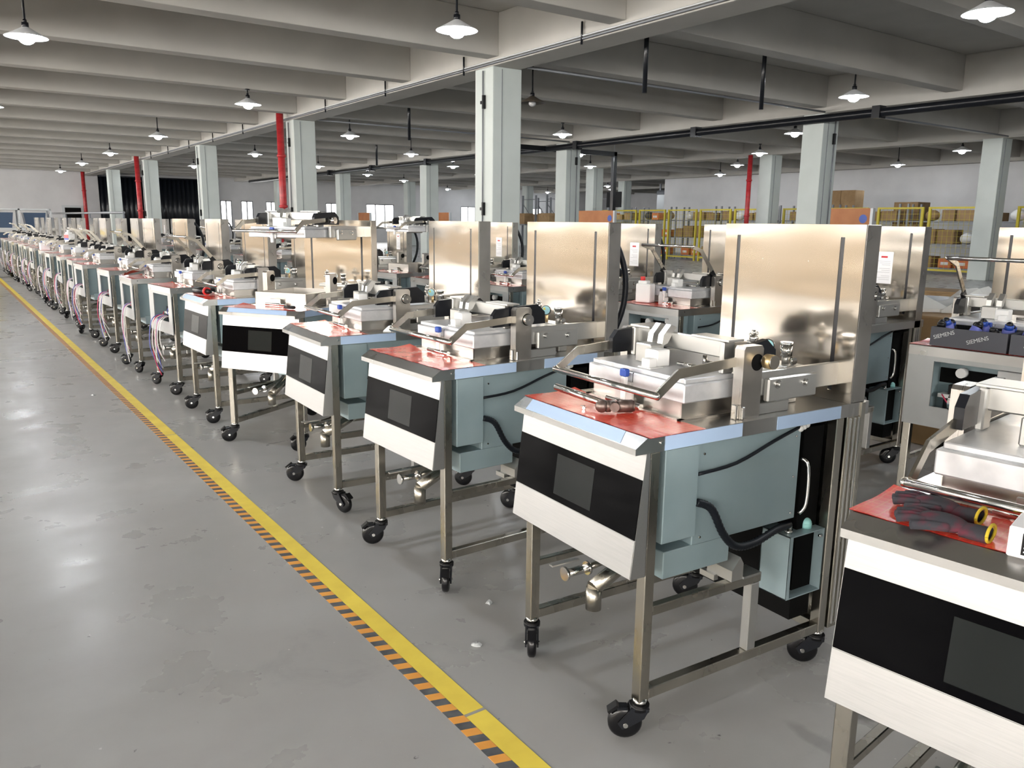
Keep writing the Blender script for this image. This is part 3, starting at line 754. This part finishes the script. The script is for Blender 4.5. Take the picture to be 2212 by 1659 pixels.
# debris on the fourth fryer, driver on the open one, drill on the sixth
x, y, r = on(3, .33, .03)
def crumple(seed, a, m):
    def f(b):
        rr = random.Random(seed); vs = [(0, 0, a*.35)]; n = 9
        for k in range(n): t_ = 2*PI*k/n; q = a*rr.uniform(.6, 1.2); vs.append((q*math.cos(t_), q*math.sin(t_), rr.uniform(.001, a*.3)))
        for k in range(n): t_ = 2*PI*(k+.5)/n; q = a*rr.uniform(.3, .6); vs.append((q*math.cos(t_), q*math.sin(t_), a*rr.uniform(.2, .7)))
        vs += [(p[0], p[1], p[2]*.15) for p in vs[1:n+1]]
        fs = []
        for k in range(n):
            k2 = (k+1) % n; fs += [(0, n+1+k, n+1+(k-1) % n), (1+k, 1+k2, n+1+k), (n+1+k, 1+k, n+1+(k-1) % n), (1+k2, 1+k, 2*n+1+k, 2*n+1+k2)]
        b.add(vs, fs, m)
    return f
tag(part('plastic_scrap', None, crumple(3, .045, 'bag'), None, (x, y-.0, ZD+.001)), 'crumpled clear plastic scrap on a worktop edge, right of the skewed open fryer', 'plastic scrap')
x, y, r = on(4, .10, .14)
def screwdriver(b):
    b.cyl((0, 0, .011), (0, -.07, .011), .009, 'black', 12); b.ball((0, -.07, .011), .010, 'black', n=8); b.ball((0, 0, .011), .010, 'redpipe', n=8); b.cyl((0, 0, .011), (0, .13, .011), .003, 'chrome', 8)
t = thing('screwdriver', 'screwdriver with a black grip on the mat of the skewed open fryer', 'screwdriver', (x, y, ZD+.002), r)
part('grip', None, lambda b: (b.cyl((0, 0, .010), (0, -.06, .010), .009, 'black', 12), b.ball((0, -.06, .010), .0088, 'black', n=8)), t)
part('shaft', None, lambda b: b.cyl((0, 0, .010), (0, .12, .010), .003, 'chrome', 8), t)
x, y, r = on(5, .09, .29)
t = thing('power_drill', 'black and red cordless drill lying on the mat of the sixth fryer', 'drill', (x, y, ZD+.003), r+.25)
part('drill_body', None, lambda b: (b.cyl((0, .09, .026), (0, -.03, .026), .024, 'black', 16), b.cyl((0, -.03, .026), (0, -.045, .026), .0255, 'red', 16), b.cyl((0, .09, .026), (0, .10, .026), .020, 'black', 14, r1=.014)), t)
part('chuck', None, lambda b: (b.cyl((0, -.045, .026), (0, -.085, .026), .018, 'black', 16, r1=.011), b.cyl((0, -.085, .026), (0, -.12, .026), .003, 'chrome', 8)), t)
part('grip', None, lambda b: b.box(.015, .10, .03, .065, .008, .036, 'black', .008), t)
# brown sheet on the eighth
x, y, r = on(7, .12, .30)
def sheet(b):
    vs = []; n = 8
    for i in range(n+1):
        for j in range(n+1):
            vs.append((-.09+.22*i/n, -.12+.24*j/n, .035+.05*i/n+.012*math.sin(i*1.1+j)-.030*(1-i/n)*(j/n)))
    k_ = len(vs); vs += [(p[0], p[1], p[2]-.0015) for p in vs]; fs = []
    for i in range(n):
        for j in range(n): a = i*(n+1)+j; q = (a, a+1, a+n+2, a+n+1); fs += [q, tuple(k_+v for v in q[::-1])]
    b.add(vs, fs, 'brown_film', True); b.box(.10, .12, -.02, .02, 0, .08, 'brown_film')
tag(part('plastic_sheet', None, sheet, None, (x, y, ZD+.002), (0, 0, r)), 'brown translucent plastic sheet drooping over a red mat of the front row', 'plastic sheet')
# jugs, bottles and cartons
def jug(x, y, z, label, cap='red', lab=False, s=1.):
    t = thing('plastic_jug', label, 'jug', (x, y, z), .3)
    part('jug_body', None, lambda b: (b.box(-.035*s, .035*s, -.05*s, .05*s, 0, .115*s, 'white', .012), b.box(-.025*s, .025*s, -.02*s, .04*s, .11*s, .132*s, 'white', .008)), t)
    part('cap', None, lambda b: b.cyl((0, .02*s, .13*s), (0, .02*s, .155*s), .015*s, cap, 16), t)
    if lab: part('label_band', None, lambda b: (b.box(-.0365*s, -.034*s, -.048*s, .045*s, .07*s, .105*s, 'red'), b.box(-.0365*s, -.034*s, -.048*s, .045*s, .05*s, .07*s, 'blue')), t)
x, y, r = on(2, .15, .39, ROW2); jug(x, y, ZD+.003, 'white plastic jug with a red cap standing on the second-row red mat')
def bottle(x, y, z):
    t = thing('glass_bottle', 'small clear bottle with a dark cap beside the white jug', 'bottle', (x, y, z))
    part('bottle_body', None, lambda b: b.lathe([(.0001, 0), (.014, 0), (.014, .055), (.007, .068), (.007, .078), (.0001, .078)], 'bag', 16), t)
    part('cap', None, lambda b: b.cyl((0, 0, .078), (0, 0, .092), .008, 'black', 12), t)
x, y, r = on(2, .13, .24, ROW2); bottle(x, y, ZD+.003)
x, y, r = on(12, .34, .37); jug(x, y, .863, 'white jug with a red and blue label standing on a far fryer lid', 'white', True, 1.3)
x, y, r = on(13, .10, .22); tag(part('white_carton', None, rbox(-.06, .06, -.1, .1, 0, .10, 'paper', .004), None, (x, y, ZD+.003)), 'plain white carton standing on a far front-row mat', 'carton')
# dark cartons with lettering on the right second-row fryer
def lettering(txt, size, parent, loc, rot, m):
    cu = bpy.data.curves.new('lettering', 'FONT'); cu.body = txt; cu.size = size; cu.extrude = .0003
    to = bpy.data.objects.new('tmp', cu); COL.objects.link(to); bpy.context.view_layer.update()
    me = bpy.data.meshes.new_from_object(to.evaluated_get(bpy.context.evaluated_depsgraph_get())); bpy.data.objects.remove(to)
    me.materials.clear(); me.materials.append(M[m])
    o = bpy.data.objects.new('lettering', me); COL.objects.link(o); o.parent = parent; o.location = loc; o.rotation_euler = rot
    return o
x, y, r = on(0, .045, .16, ROW2)
for i, (yy, wd, lb) in enumerate(((.13, .28, 'dark grey carton lettered SIEMENS, the left of two, on a second-row worktop'), (-.13, .22, 'dark grey carton lettered SIEMENS, cut by the right picture edge'))):
    c, s = math.cos(r), math.sin(r)
    t = thing('dark_carton', lb, 'carton', (x-s*yy, y+c*yy, ZD+.003), r)
    part('carton_body', None, lambda b: (b.box(-.005, .0, -wd/2, wd/2, 0, .075, 'carton_dark'), b.box(.16, .165, -wd/2, wd/2, 0, .075, 'carton_dark'), b.box(0, .16, -wd/2, -wd/2+.004, 0, .075, 'carton_dark'), b.box(0, .16, wd/2-.004, wd/2, 0, .075, 'carton_dark'), b.box(0, .16, -wd/2, wd/2, 0, .004, 'carton_dark')), t)
    for ty, tz in ((.125, .026), (.0, .018)):
        if i == 0: lettering('SIEMENS', .022, t, (-.0056, ty, tz), (PI/2, math.radians(-20), -PI/2), 'greywhite')
    if i: lettering('SIEMENS', .022, t, (-.0056, .06, .02), (PI/2, math.radians(-20), -PI/2), 'greywhite')
    rr = random.Random(i+2)
    for k in range(9):
        a, q = .02+.05*(k % 3)+rr.uniform(0, .02), -wd/2+.03+(wd-.06)*(k//3)/2+rr.uniform(-.01, .01)
        gx, gy = x-s*yy+c*a-s*q, y+c*yy+s*a+c*q
        def kn(b):
            b.cyl((0, 0, 0), (0, 0, .036), .021, 'cable_blue' if k % 2 else 'blackm', 14); b.cyl((0, 0, .036), (0, 0, .054), .016, 'blue' if k % 3 else 'black', 14); b.ball((0, 0, .054), .013, 'blackm', n=6)
        tag(part('motor_knob', ('knob', k % 2, k % 3), kn, None, (gx, gy, ZD+.040+.012*(k % 2)), (rr.uniform(-.5, .5), rr.uniform(-.5, .5), 0)), 'blue and black knob heaped in the SIEMENS cartons', 'knob', 'knobs heaped in the dark cartons')

# pile of bagged parts between the rows (seen between the tall panels)
t = thing('parts_carton', 'pale open carton topped with clear plastic bags, behind the second row', 'carton', (4.85, 2.35, 0))
part('carton_body', None, rbox(-.35, .35, -.45, .45, 0, .74, 'carton', .01), t)
for k, (a, c, s_, m_, lb) in enumerate(((-.15, .18, .20, 'bag', 'left heap of clear plastic bags'), (.05, -.10, .24, 'bag', 'tall middle clear plastic bag'), (.0, .34, .10, 'red', 'crumpled red bag at the left end of the pale carton'), (-.1, -.32, .16, 'bag', 'right heap of clear plastic bags'))):
    tag(part('plastic_bag', None, crumple(k+20, s_, m_), None, (4.85+a, 2.35+c, .742)), lb+(' on the pale carton' if k != 2 else ''), 'plastic bag')

# low trolley and boards lying farther back between the rows and the cages
t = thing('platform_trolley', 'low flat trolley with black top behind the second row, before the cages', 'trolley', (10.9, 5.35, 0), .25)
part('platform', None, rbox(-.5, .5, -.9, .9, .22, .30, 'black', .01), t)
for a in (-.4, .4):
    for c in (-.8, .8): part('wheel', 'twheel', lambda b: (b.cyl((0, -.02, .06), (0, .02, .06), .06, 'rubber', 16), b.box(-.03, .03, -.03, .03, .06, .22, 'grey')), t, (a, c, 0))
for k in range(3): tag(part('wooden_board', None, rbox(-.45, .45, -.85, .85, 0, .028, 'carton', .002), None, (15.4, 7.5, .001+.03*k), (0, 0, .25)), 'flat brown board lying on the floor before the yellow cages', 'board', 'boards lying before the cages')

# ------------------------------------------------------------------ pendant lamps
def lamp(x, y, z, label, lit=True, rod=None):
    t = thing('pendant_lamp', label, 'pendant lamp', (x, y, z), 0, 'pendant lamps under the ceiling')
    top = SLAB
    for g in GX+[34.5]:
        if g-.05 < x < g+.5: top = GB
    kk = round((y-9.64+.13)/2.46); yb = 9.64+2.46*kk
    if yb-.32 < y < yb+.05: top = min(top, BB)
    part('rod', None, lambda b: (b.cyl((0, 0, .14), (0, 0, top-z), .012, 'blackm', 8), b.cyl((0, 0, top-z-.02), (0, 0, top-z), .04, 'blackm', 12)), t)
    part('socket', 'lsock', lambda b: (b.cyl((0, 0, .09), (0, 0, .15), .035, 'blackm', 14), b.cyl((0, 0, .15), (0, 0, .18), .02, 'blackm', 10)), t)
    sm = 'shade' if lit else 'shade_dark'  # unlit copy of the shade, its dimness put into the colour
    part('lamp_shade', ('lshade', lit), lambda b: (b.lathe([(.035, .10), (.06, .085), (.13, .045), (.215, .0), (.218, -.004), (.212, -.003), (.13, .038), (.06, .075), (.03, .085)], sm, 28)), t)
    part('bulb', ('lbulb', lit), lambda b: b.ball((0, 0, -.01), .085 if lit else .06, 'bulb' if lit else 'bulb_off', sz=.8, n=8), t)
LZ_ = 3.16
import itertools
posl = {1.05: (-3.3, 3.7, 10.7, 17.6), 4.6: (.5, 7.5, 14.3, 21.1, 27.5, 33.2, 39.2), 8.08: (-3, 3.9, 10.86, 17.9, 24.7, 31.7, 38.7),
        11.56: (.4, 7.4, 14.4, 21.4, 28.4), 15.1: (-3, 3.9, 10.96, 18., 24.9, 31.8, 38.8), 18.5: (7.4, 14.5, 21.5, 28.4, 35.0), 21.5: (10.6, 17.7, 24.8, 31.8),
        24.9: (14.2, 21.3, 28.4, 41.7), 28.5: (31.7, 38.4, 43.7), 31.5: (34.7, 40.6), 35: (44.0,), -5.: (0, 7, 14, 21)}  # the last line hangs unseen, added to light the left wall
seen = {(1.05, 10.7): 'lit pendant lamp at the far left, hanging nearest in the left bay', (4.6, 7.5): 'lit pendant lamp at top centre left of the nearest pillar',
        (8.08, 3.9): 'large lit pendant lamp at the top right corner', (4.6, 14.3): 'lit pendant lamp above the red pipe, second in the left-bay line', (4.6, 21.1): 'lit pendant lamp, third in the line running down the left bay',
        (4.6, 27.5): 'lit pendant lamp, fourth in the line running down the left bay', (4.6, 33.2): 'lit pendant lamp, fifth in the line running down the left bay', (4.6, 39.2): 'farthest small lit pendant lamp of the left bay',
        (8.08, 10.86): 'unlit brown pendant lamp right of the nearest pillar', (8.08, 17.9): 'lit pendant lamp between the two nearest pillars of the first line', (8.08, 24.7): 'lit pendant lamp right of the third pillar of the first line',
        (11.56, 7.4): 'lit pendant lamp left of the pillar at the right, below the slanting beam', (11.56, 14.4): 'lit pendant lamp just above the narrow pillar at centre', (11.56, 21.4): 'lit pendant lamp left of the nearest pillar, below the dark rod',
        (15.1, 10.96): 'lit pendant lamp touching the left edge of the broad right pillar', (18.5, 14.5): 'lit pendant lamp beside the red pipe at right', (21.5, 10.6): 'lit pendant lamp left of the rightmost pillar',
        (24.9, 14.2): 'small lit pendant lamp before the white right wall', (24.9, 21.3): 'small lit pendant lamp left of the red pipe at right'}
for xk, ys in posl.items():
    for yy in ys:
        off = (xk, yy) == (8.08, 10.86)
        lamp(xk, yy, LZ_ if not off else LZ_-.03, seen.get((xk, yy), 'small lit pendant lamp far back in the bays right of the first pillar line'), not off)

# ------------------------------------------------------------------ pipes, rods and tracks on the ceiling
def rod(x, y, z0, z1, r, label, grp, m='blackm', nm='hanger_rod', cat='hanger rod'):
    tag(part(nm, None, lambda b: b.cyl((0, 0, 0), (0, 0, z1-z0), r, m, 10), None, (x, y, z0)), label, cat, grp)
for y in (2.7, 5.1, 7.62, 10.2, 12.66, 15.2, 17.9, 20.3, 22.9, 25.4, 28.0, 30.5): rod(6.37, y, 3.27, 3.52, .014, 'short black rod on the side of the long ceiling girder', 'short rods along the first girder')
for i, (x, y) in enumerate(((7.39, 7.60), (9.66, 7.60), (7.96, 14.80), (10.8, 22.1))):
    zt = SLAB; rod(x, y, 2.83, zt, .030, 'thick black rod hanging in the dark bay, ' + ('left of the nearest pair', 'right of the nearest pair', 'beyond the nearest pillar', 'farthest and smallest')[i], 'thick rods hanging in the second bay')
tag(part('cable_tray', None, lambda b: (b.tube([(6.375, Y0+.1, 3.335), (6.375, Y1-.1, 3.335)], .013, 'grey', 8, 1), b.tube([(6.375, Y0+.1, 3.365), (6.375, Y1-.1, 3.365)], .010, 'greywhite', 8, 1))), 'pair of thin conduits running along the first long girder', 'conduit')
tag(part('ceiling_pipe', None, lambda b: (b.tube([(13.72, Y0+.1, 3.20), (13.72, 43, 3.20)], .075, 'blackm', 14, 1), [b.box(13.62, 13.82, yy, yy+.15, 3.10, 3.31, 'blackm') for yy in (4.2, 8.2, 12.4, 16.4, 20.5, 24.2, 28.4, 32.4)])), 'thick black pipe slung under the second ceiling girder', 'pipe')
for i, (yy, x0, x1) in enumerate(((9.40, 6.9, 13.8), (16.9, 6.9, 13.8), (9.10, 14.3, 20.5))):
    tag(part('ceiling_conduit', None, lambda b: b.tube([(x0, yy, 3.33), (x1, yy, 3.33)], .018, 'grey', 8, 1)), 'thin grey conduit crossing the dark bay ' + ('from the nearest pillar', 'from the second pillar', 'right of the broad right pillar')[i], 'conduit')
def frame(b):
    for x in (12.7, 16.2): b.box(x-.06, x+.06, 17.72, 17.84, 0, 3.27, 'blackm', .01)
    b.box(13.2, 16.26, 17.72, 17.84, 3.16, 3.28, 'blackm', .01); b.cyl((12.7, 17.78, 3.27), (12.7, 17.78, SLAB), .012, 'greywhite', 8); b.cyl((16.2, 17.78, 3.27), (16.2, 17.78, SLAB), .012, 'greywhite', 8)
t = thing('steel_gantry', 'black square-tube gantry standing behind the narrow centre pillar', 'gantry', (14.4, 17.78, 0))
for x in (12.7, 16.2):
    part('gantry_post', None, lambda b: (b.box(-.06, .06, -.06, .06, 0, 3.27, 'blackm', .01), b.cyl((0, 0, 3.27), (0, 0, SLAB), .012, 'greywhite', 8)), t, (x-14.4, 0, 0))
part('gantry_beam', None, rbox(-1.64, 1.86, -.06, .06, 3.14, 3.27, 'blackm', .01), t)
# red fire pipes
def redpipe(x, y, label, zt=GB, r=.06):
    t = thing('fire_pipe', label, 'pipe', (x, y, 0))
    part('pipe', None, lambda b: b.cyl((0, 0, 0), (0, 0, zt), r, 'redpipe', 16), t)
    part('collar', None, lambda b: [b.cyl((0, 0, z), (0, 0, z+.05), r*1.25, 'redpipe', 16) for z in (1.5, 2.55)], t)
redpipe(6.22, 17.30, 'red standpipe beside the second pillar of the first line', 3.5, .075)
redpipe(6.25, 32.3, 'red standpipe beside the fourth pillar of the first line', 3.5, .085)
redpipe(6.30, 45.6, 'red standpipe against the far end wall', 3.9, .085)
redpipe(20.2, 16.15, 'red standpipe beside the round-looking pillar at right', GB, .07)
# conduit and wall boxes on the nearest pillars
for i, (x, y) in enumerate(((6.4, 9.72), (6.4, 17.25), (6.4, 24.6), (6.4, 32.1))):
    t = thing('pillar_conduit', 'thin conduit with two black clips down the %s pillar of the first line' % ('nearest', 'second', 'third', 'fourth')[i], 'conduit', (x-.02, y, 0))
    part('pipe', 'pcond', lambda b: b.cyl((0, 0, .9), (0, 0, 3.27), .011, 'grey', 8), t)
    for z in (1.42, 2.86): part('clip', 'pclip', lambda b: (b.box(-.03, .02, -.045, -.015, -.09, .09, 'black', .004), b.box(-.01, .02, .02, .06, -.02, .02, 'black', .003)), t, (0, 0, z))
for i, (x, y) in enumerate(((13.98, 9.38), (13.98, 16.98))):
    t = thing('pillar_conduit', 'grey conduit with a black clip on the ' + ('broad right pillar', 'narrow centre pillar')[i], 'conduit', (x, y, 0))
    part('pipe', 'pcond2', lambda b: b.cyl((.15, -.012, .9), (.15, -.012, 3.27), .014, 'grey', 8), t)
    part('clip', 'pclip2', lambda b: b.box(.10, .15, -.05, -.0, -.10, .10, 'black', .004), t, (0, 0, 2.86))

# ------------------------------------------------------------------ black curtain at the far end
def curtain(x0, x1, label):
    def f(b):
        n = int((x1-x0)/.06); vs = []; fs = []
        for i in range(n+1):
            yy = 45.55+.035*math.sin(i*1.7)+.015*math.sin(i*.6); xx = x0+(x1-x0)*i/n
            vs += [(xx, yy, .0), (xx, yy, 3.30), (xx, yy+.01, .0), (xx, yy+.01, 3.30)]
        for i in range(n):
            a = i*4; fs += [(a, a+4, a+5, a+1), (a+2, a+3, a+7, a+6), (a+1, a+5, a+7, a+3), (a, a+2, a+6, a+4)]
        b.add(vs, fs, 'curtain', True); b.box(x0, x1, 45.5, 45.6, 3.28, 3.34, 'blackm')
    tag(part('strip_curtain', None, f), label, 'curtain')
curtain(6.95, 9.55, 'black strip curtain at the far end, left part behind the farthest pillars')
curtain(9.72, 12.6, 'black strip curtain at the far end, right part beside the white wall')
tag(part('curtain_rail_post', None, rbox(9.58, 9.68, 45.4, 45.5, 0, 3.3, 'greywhite')), 'pale post between the two black curtains', 'post')
tag(part('wooden_crate', None, rbox(8.9, 9.5, 44.4, 45.0, 0, 1.85, 'orange', .02)), 'tall brown crate before the black curtain', 'crate')

# ------------------------------------------------------------------ right background: cages, racks, cartons
def cage(x, y, wd, label, h=1.78):
    t = thing('mesh_cage', label, 'mesh fence', (x, y, 0), 0, 'yellow mesh fence panels')
    for yy in (0, wd): part('post', 'cpost', rbox(-.03, .03, -.03, .03, 0, h, 'yellow'), t, (0, yy, 0))
    for z in (.10, h-.05): part('rail', ('crail', wd), rbox(-.02, .02, .03, wd-.03, 0, .05, 'yellow'), t, (0, 0, z))
    def wires(b):
        n = int(wd/.12)
        for i in range(1, n): b.box(-.003, .003, wd*i/n-.003, wd*i/n+.003, .12, h-.02, 'yellow')
        for j in range(1, 12): b.box(-.003, .003, .03, wd-.03, j*.145-.003, j*.145+.003, 'yellow')
    part('wire_mesh', ('cwires', wd), wires, t)
pl = ['farthest right', 'second from the right', 'third from the right', 'right of the rightmost pillar']
for i, (y, wd) in enumerate(((6.4, 1.3), (7.9, 1.3), (10.1, 1.3), (11.6, 1.25), (13.2, 1.3), (14.7, 1.3), (16.6, 1.3), (18.1, 1.3), (19.6, 1.3), (21.1, 1.3), (22.6, 1.3), (24.2, 1.3))):
    cage(21.8, y, wd, 'yellow mesh fence panel before the storage racks, %s' % ('right of the rightmost pillar' if y < 9 else 'between the rightmost pillar and the red pipe' if y < 16 else 'left of the red pipe at right'))
rr = random.Random(5)
for i in range(9):
    y = 6.3+2.15*i+(.3 if i > 4 else 0); xx = 22.7
    t = thing('storage_rack', 'grey shelf rack behind the yellow mesh, ' + ('bay right of the rightmost pillar' if y < 9 else 'bay between rightmost pillar and red pipe' if y < 16 else 'bay left of the red pipe'), 'rack', (xx, y, 0), 0, 'storage racks behind the mesh')
    for a, c in ((0, 0), (0, 1.9), (.7, 0), (.7, 1.9)): part('upright', 'rup', rbox(-.025, .025, -.025, .025, 0, 1.9, 'grey'), t, (a, c, 0))
    for z in (.15, .8, 1.42): part('shelf', 'rshelf', rbox(-.02, .72, -.02, 1.92, -.03, 0, 'grey'), t, (0, 0, z))
    for z in (.15, .8, 1.42):
        yy = y+.08
        while yy < y+1.6:
            wd = rr.uniform(.3, .55); hh = rr.uniform(.25, .42) if z < 1.3 else rr.uniform(.2, .32)
            kd = rr.random()
            if kd < .55: tag(part('cardboard_box', None, rbox(0, .5, 0, wd, 0, hh, 'carton', .01), None, (xx+.02, yy, z)), 'brown cardboard box on a rack behind the yellow mesh', 'box', 'cardboard boxes on the racks')
            elif kd < .80: tag(part('orange_bin', None, lambda b: (b.box(0, .4, 0, .36, 0, .26, 'orange_bin', .02), b.box(-.004, 0, .08, .28, .08, .16, 'paper')), None, (xx+.0, yy, z)), 'orange bin with a pale tag on a rack behind the mesh', 'bin', 'orange bins on the racks')
            else: tag(part('storage_sack', None, lambda b: b.ball((.2, .2, .155), .19, rr.choice(['white', 'carton_dark', 'blue_tub', 'carton']), sz=.8, n=10), None, (xx+.02, yy, z)), 'bulging sack on a rack behind the yellow mesh', 'sack', 'sacks on the racks')
            yy += max(wd, .42)+rr.uniform(.03, .12)
# tall carton stacks before the white wall
for r_, nm in enumerate(('bottom', 'second', 'third', 'top')):
    for q, sd in enumerate(('right', 'left')):
        tag(part('large_carton', ('lcart',), rbox(0, .5, 0, .5, 0, .595, 'carton', .012), None, (24.0, 15.0+.51*q, .597*r_)), 'brown carton in the %s layer, %s side, of the stack by the white wall' % (nm, sd), 'carton', 'stack of large cartons')
for r_, nm in enumerate(('at the bottom', 'in the middle', 'on top')):
    tag(part('large_carton', ('scart',), rbox(0, .7, 0, .75, 0, .66, 'carton', .012), None, (24.0, 12.93, .664*r_)), 'square brown carton %s of the single stack left of the rightmost pillar' % nm, 'carton')
# orange boards on steel stands
def board(x, y0, y1, zt, label, dot=True):
    t = thing('orange_partition', label, 'partition', (x, y0, 0))
    part('board', None, rbox(0, .05, .06, y1-y0-.06, .5, zt, 'orange', .004), t)
    for yy in (0, y1-y0-.06): part('post', None, rbox(-.02, .07, yy, yy+.06, 0, zt, 'greywhite'), t)
    if dot: part('round_sticker', None, lambda b: b.cyl((-.004, .22, zt-.22), (0, .22, zt-.22), .09, 'blue', 20), t)
board(16.0, 9.55, 11.15, 1.62, 'orange-brown board partition right of the broad pillar, with a round blue sticker')
board(16.0, 17.45, 19.3, 1.62, 'orange-brown board partition beside the narrow centre pillar')
board(16.0, 26.6, 28.2, 1.60, 'orange-brown board partition far back left of the nearest pillar', False)
board(16.0, 33.5, 34.8, 1.62, 'small orange-brown board partition farthest back by the wide window', False)
# rack uprights and a dark screen far behind
for i, (x, y) in enumerate(((24.5, 30.5), (24.5, 32.5), (26.0, 28.8), (27.0, 34.5), (30.5, 37.0))):
    t = thing('tall_rack', 'tall slim rack frame far behind the centre pillars', 'rack', (x, y, 0), 0, 'tall rack frames far back')
    for a in (0, 1.1): part('upright', None, rbox(-.04, .04, a-.04, a+.04, 0, 2.6, 'grey'), t)
    part('brace', None, lambda b: (b.tube([(0, 0, 1.2), (0, 1.1, 2.2)], .02, 'grey', 6, 1), b.tube([(0, 0, 2.4), (0, 1.1, 2.4)], .02, 'grey', 6, 1), b.box(-.65, .04, 0, 1.1, 1.14, 1.198, 'grey')), t)
    tag(part('cardboard_box', None, rbox(-.62, -.06, .1, .95, 1.2, 1.72, 'carton', .01), None, (x, y, 0)), 'brown box on a tall rack far behind the centre pillars', 'box', 'boxes on the tall racks')
t = thing('dark_monitor', 'dark square screen above the cages left of the black gantry post', 'monitor', (24.0, 26.3, 0))
part('screen', None, rbox(0, .06, -.45, .45, 1.95, 2.6, 'black', .01), t); part('pole', None, lambda b: b.cyl((.1, 0, 0), (.1, 0, 2.3), .03, 'grey', 10), t)
tag(part('roller_shutter', None, lambda b: (b.cyl((33.5, 27.5, 3.0), (33.5, 33.0, 3.0), .15, 'grey', 16), b.box(33.4, 33.44, 27.5, 33.0, 2.1, 3.0, 'greywhite'), b.box(33.47, 33.53, 27.6, 27.7, 3.0, SLAB-.003, 'grey'), b.box(33.47, 33.53, 32.8, 32.9, 3.0, SLAB-.003, 'grey'))), 'rolled grey shutter hanging beyond the wall corner', 'shutter')

# ------------------------------------------------------------------ far left: tubs in a steel rack, hand rail
def tubrack():
    t = thing('tub_rack', 'open steel rack holding blue tubs at the far end of the front row', 'rack', (1.0, 24.0, 0))
    for a in (-.6, .1, .8, 1.5):
        for c in (0, .8): part('post', None, rbox(a-.02, a+.02, c-.02, c+.02, 0, 1.45, 'greywhite'), t)
    for z in (.45, .95, 1.43): part('shelf_frame', None, lambda b: (b.box(-.6, 1.5, -.02, .02, -.02, .02, 'greywhite'), b.box(-.6, 1.5, .78, .82, -.02, .02, 'greywhite'), b.box(-.6, 1.5, 0, .8, -.02, -.005, 'greywhite')), t, (0, 0, z))
    for z in (.47, .97):
        for a in (-.5, .18, .9):
            o = part('blue_tub', 'btub', lambda b: b.prism([(.05, 0), (.45, 0), (.5, .38), (.0, .38)], .1, .7, 'blue_tub', 'y'), None, (1.0+a, 24.0, z))
            tag(o, 'blue tub on the %s shelf of the far steel rack' % ('lower' if z < .9 else 'upper'), 'tub', 'blue tubs on the far rack')
tubrack()
tag(part('hand_rail', None, lambda b: (b.tube([(2.75, 15.6, 1.33), (2.75, 31.0, 1.36)], .022, 'grey', 8, 1), [b.cyl((2.75, yy, 0), (2.75, yy, 1.33), .018, 'grey', 8) for yy in (15.65, 19.4, 23.2, 27., 30.9)])), 'long grey rail running behind the farthest fryers', 'rail')
tag(part('yellow_bin', None, rbox(.55, 1.02, 19.6, 20.2, 0, 1.0, 'stripe_y', .05)), 'pale yellow bin at the far left edge of the picture', 'bin')
# small bits on the floor
for i, (x, y, lb) in enumerate(((1.36, 2.02, 'small grey metal scrap on the floor between two near fryers'), (1.18, 1.82, 'tiny pale scrap on the floor right of the tape line'), (.80, 6.2, 'thin white paper strip on the floor left of the tape'))):
    tag(part('floor_scrap', None, crumple(50+i, .014, 'greywhite'), None, (x, y, .0005)), lb, 'scrap')
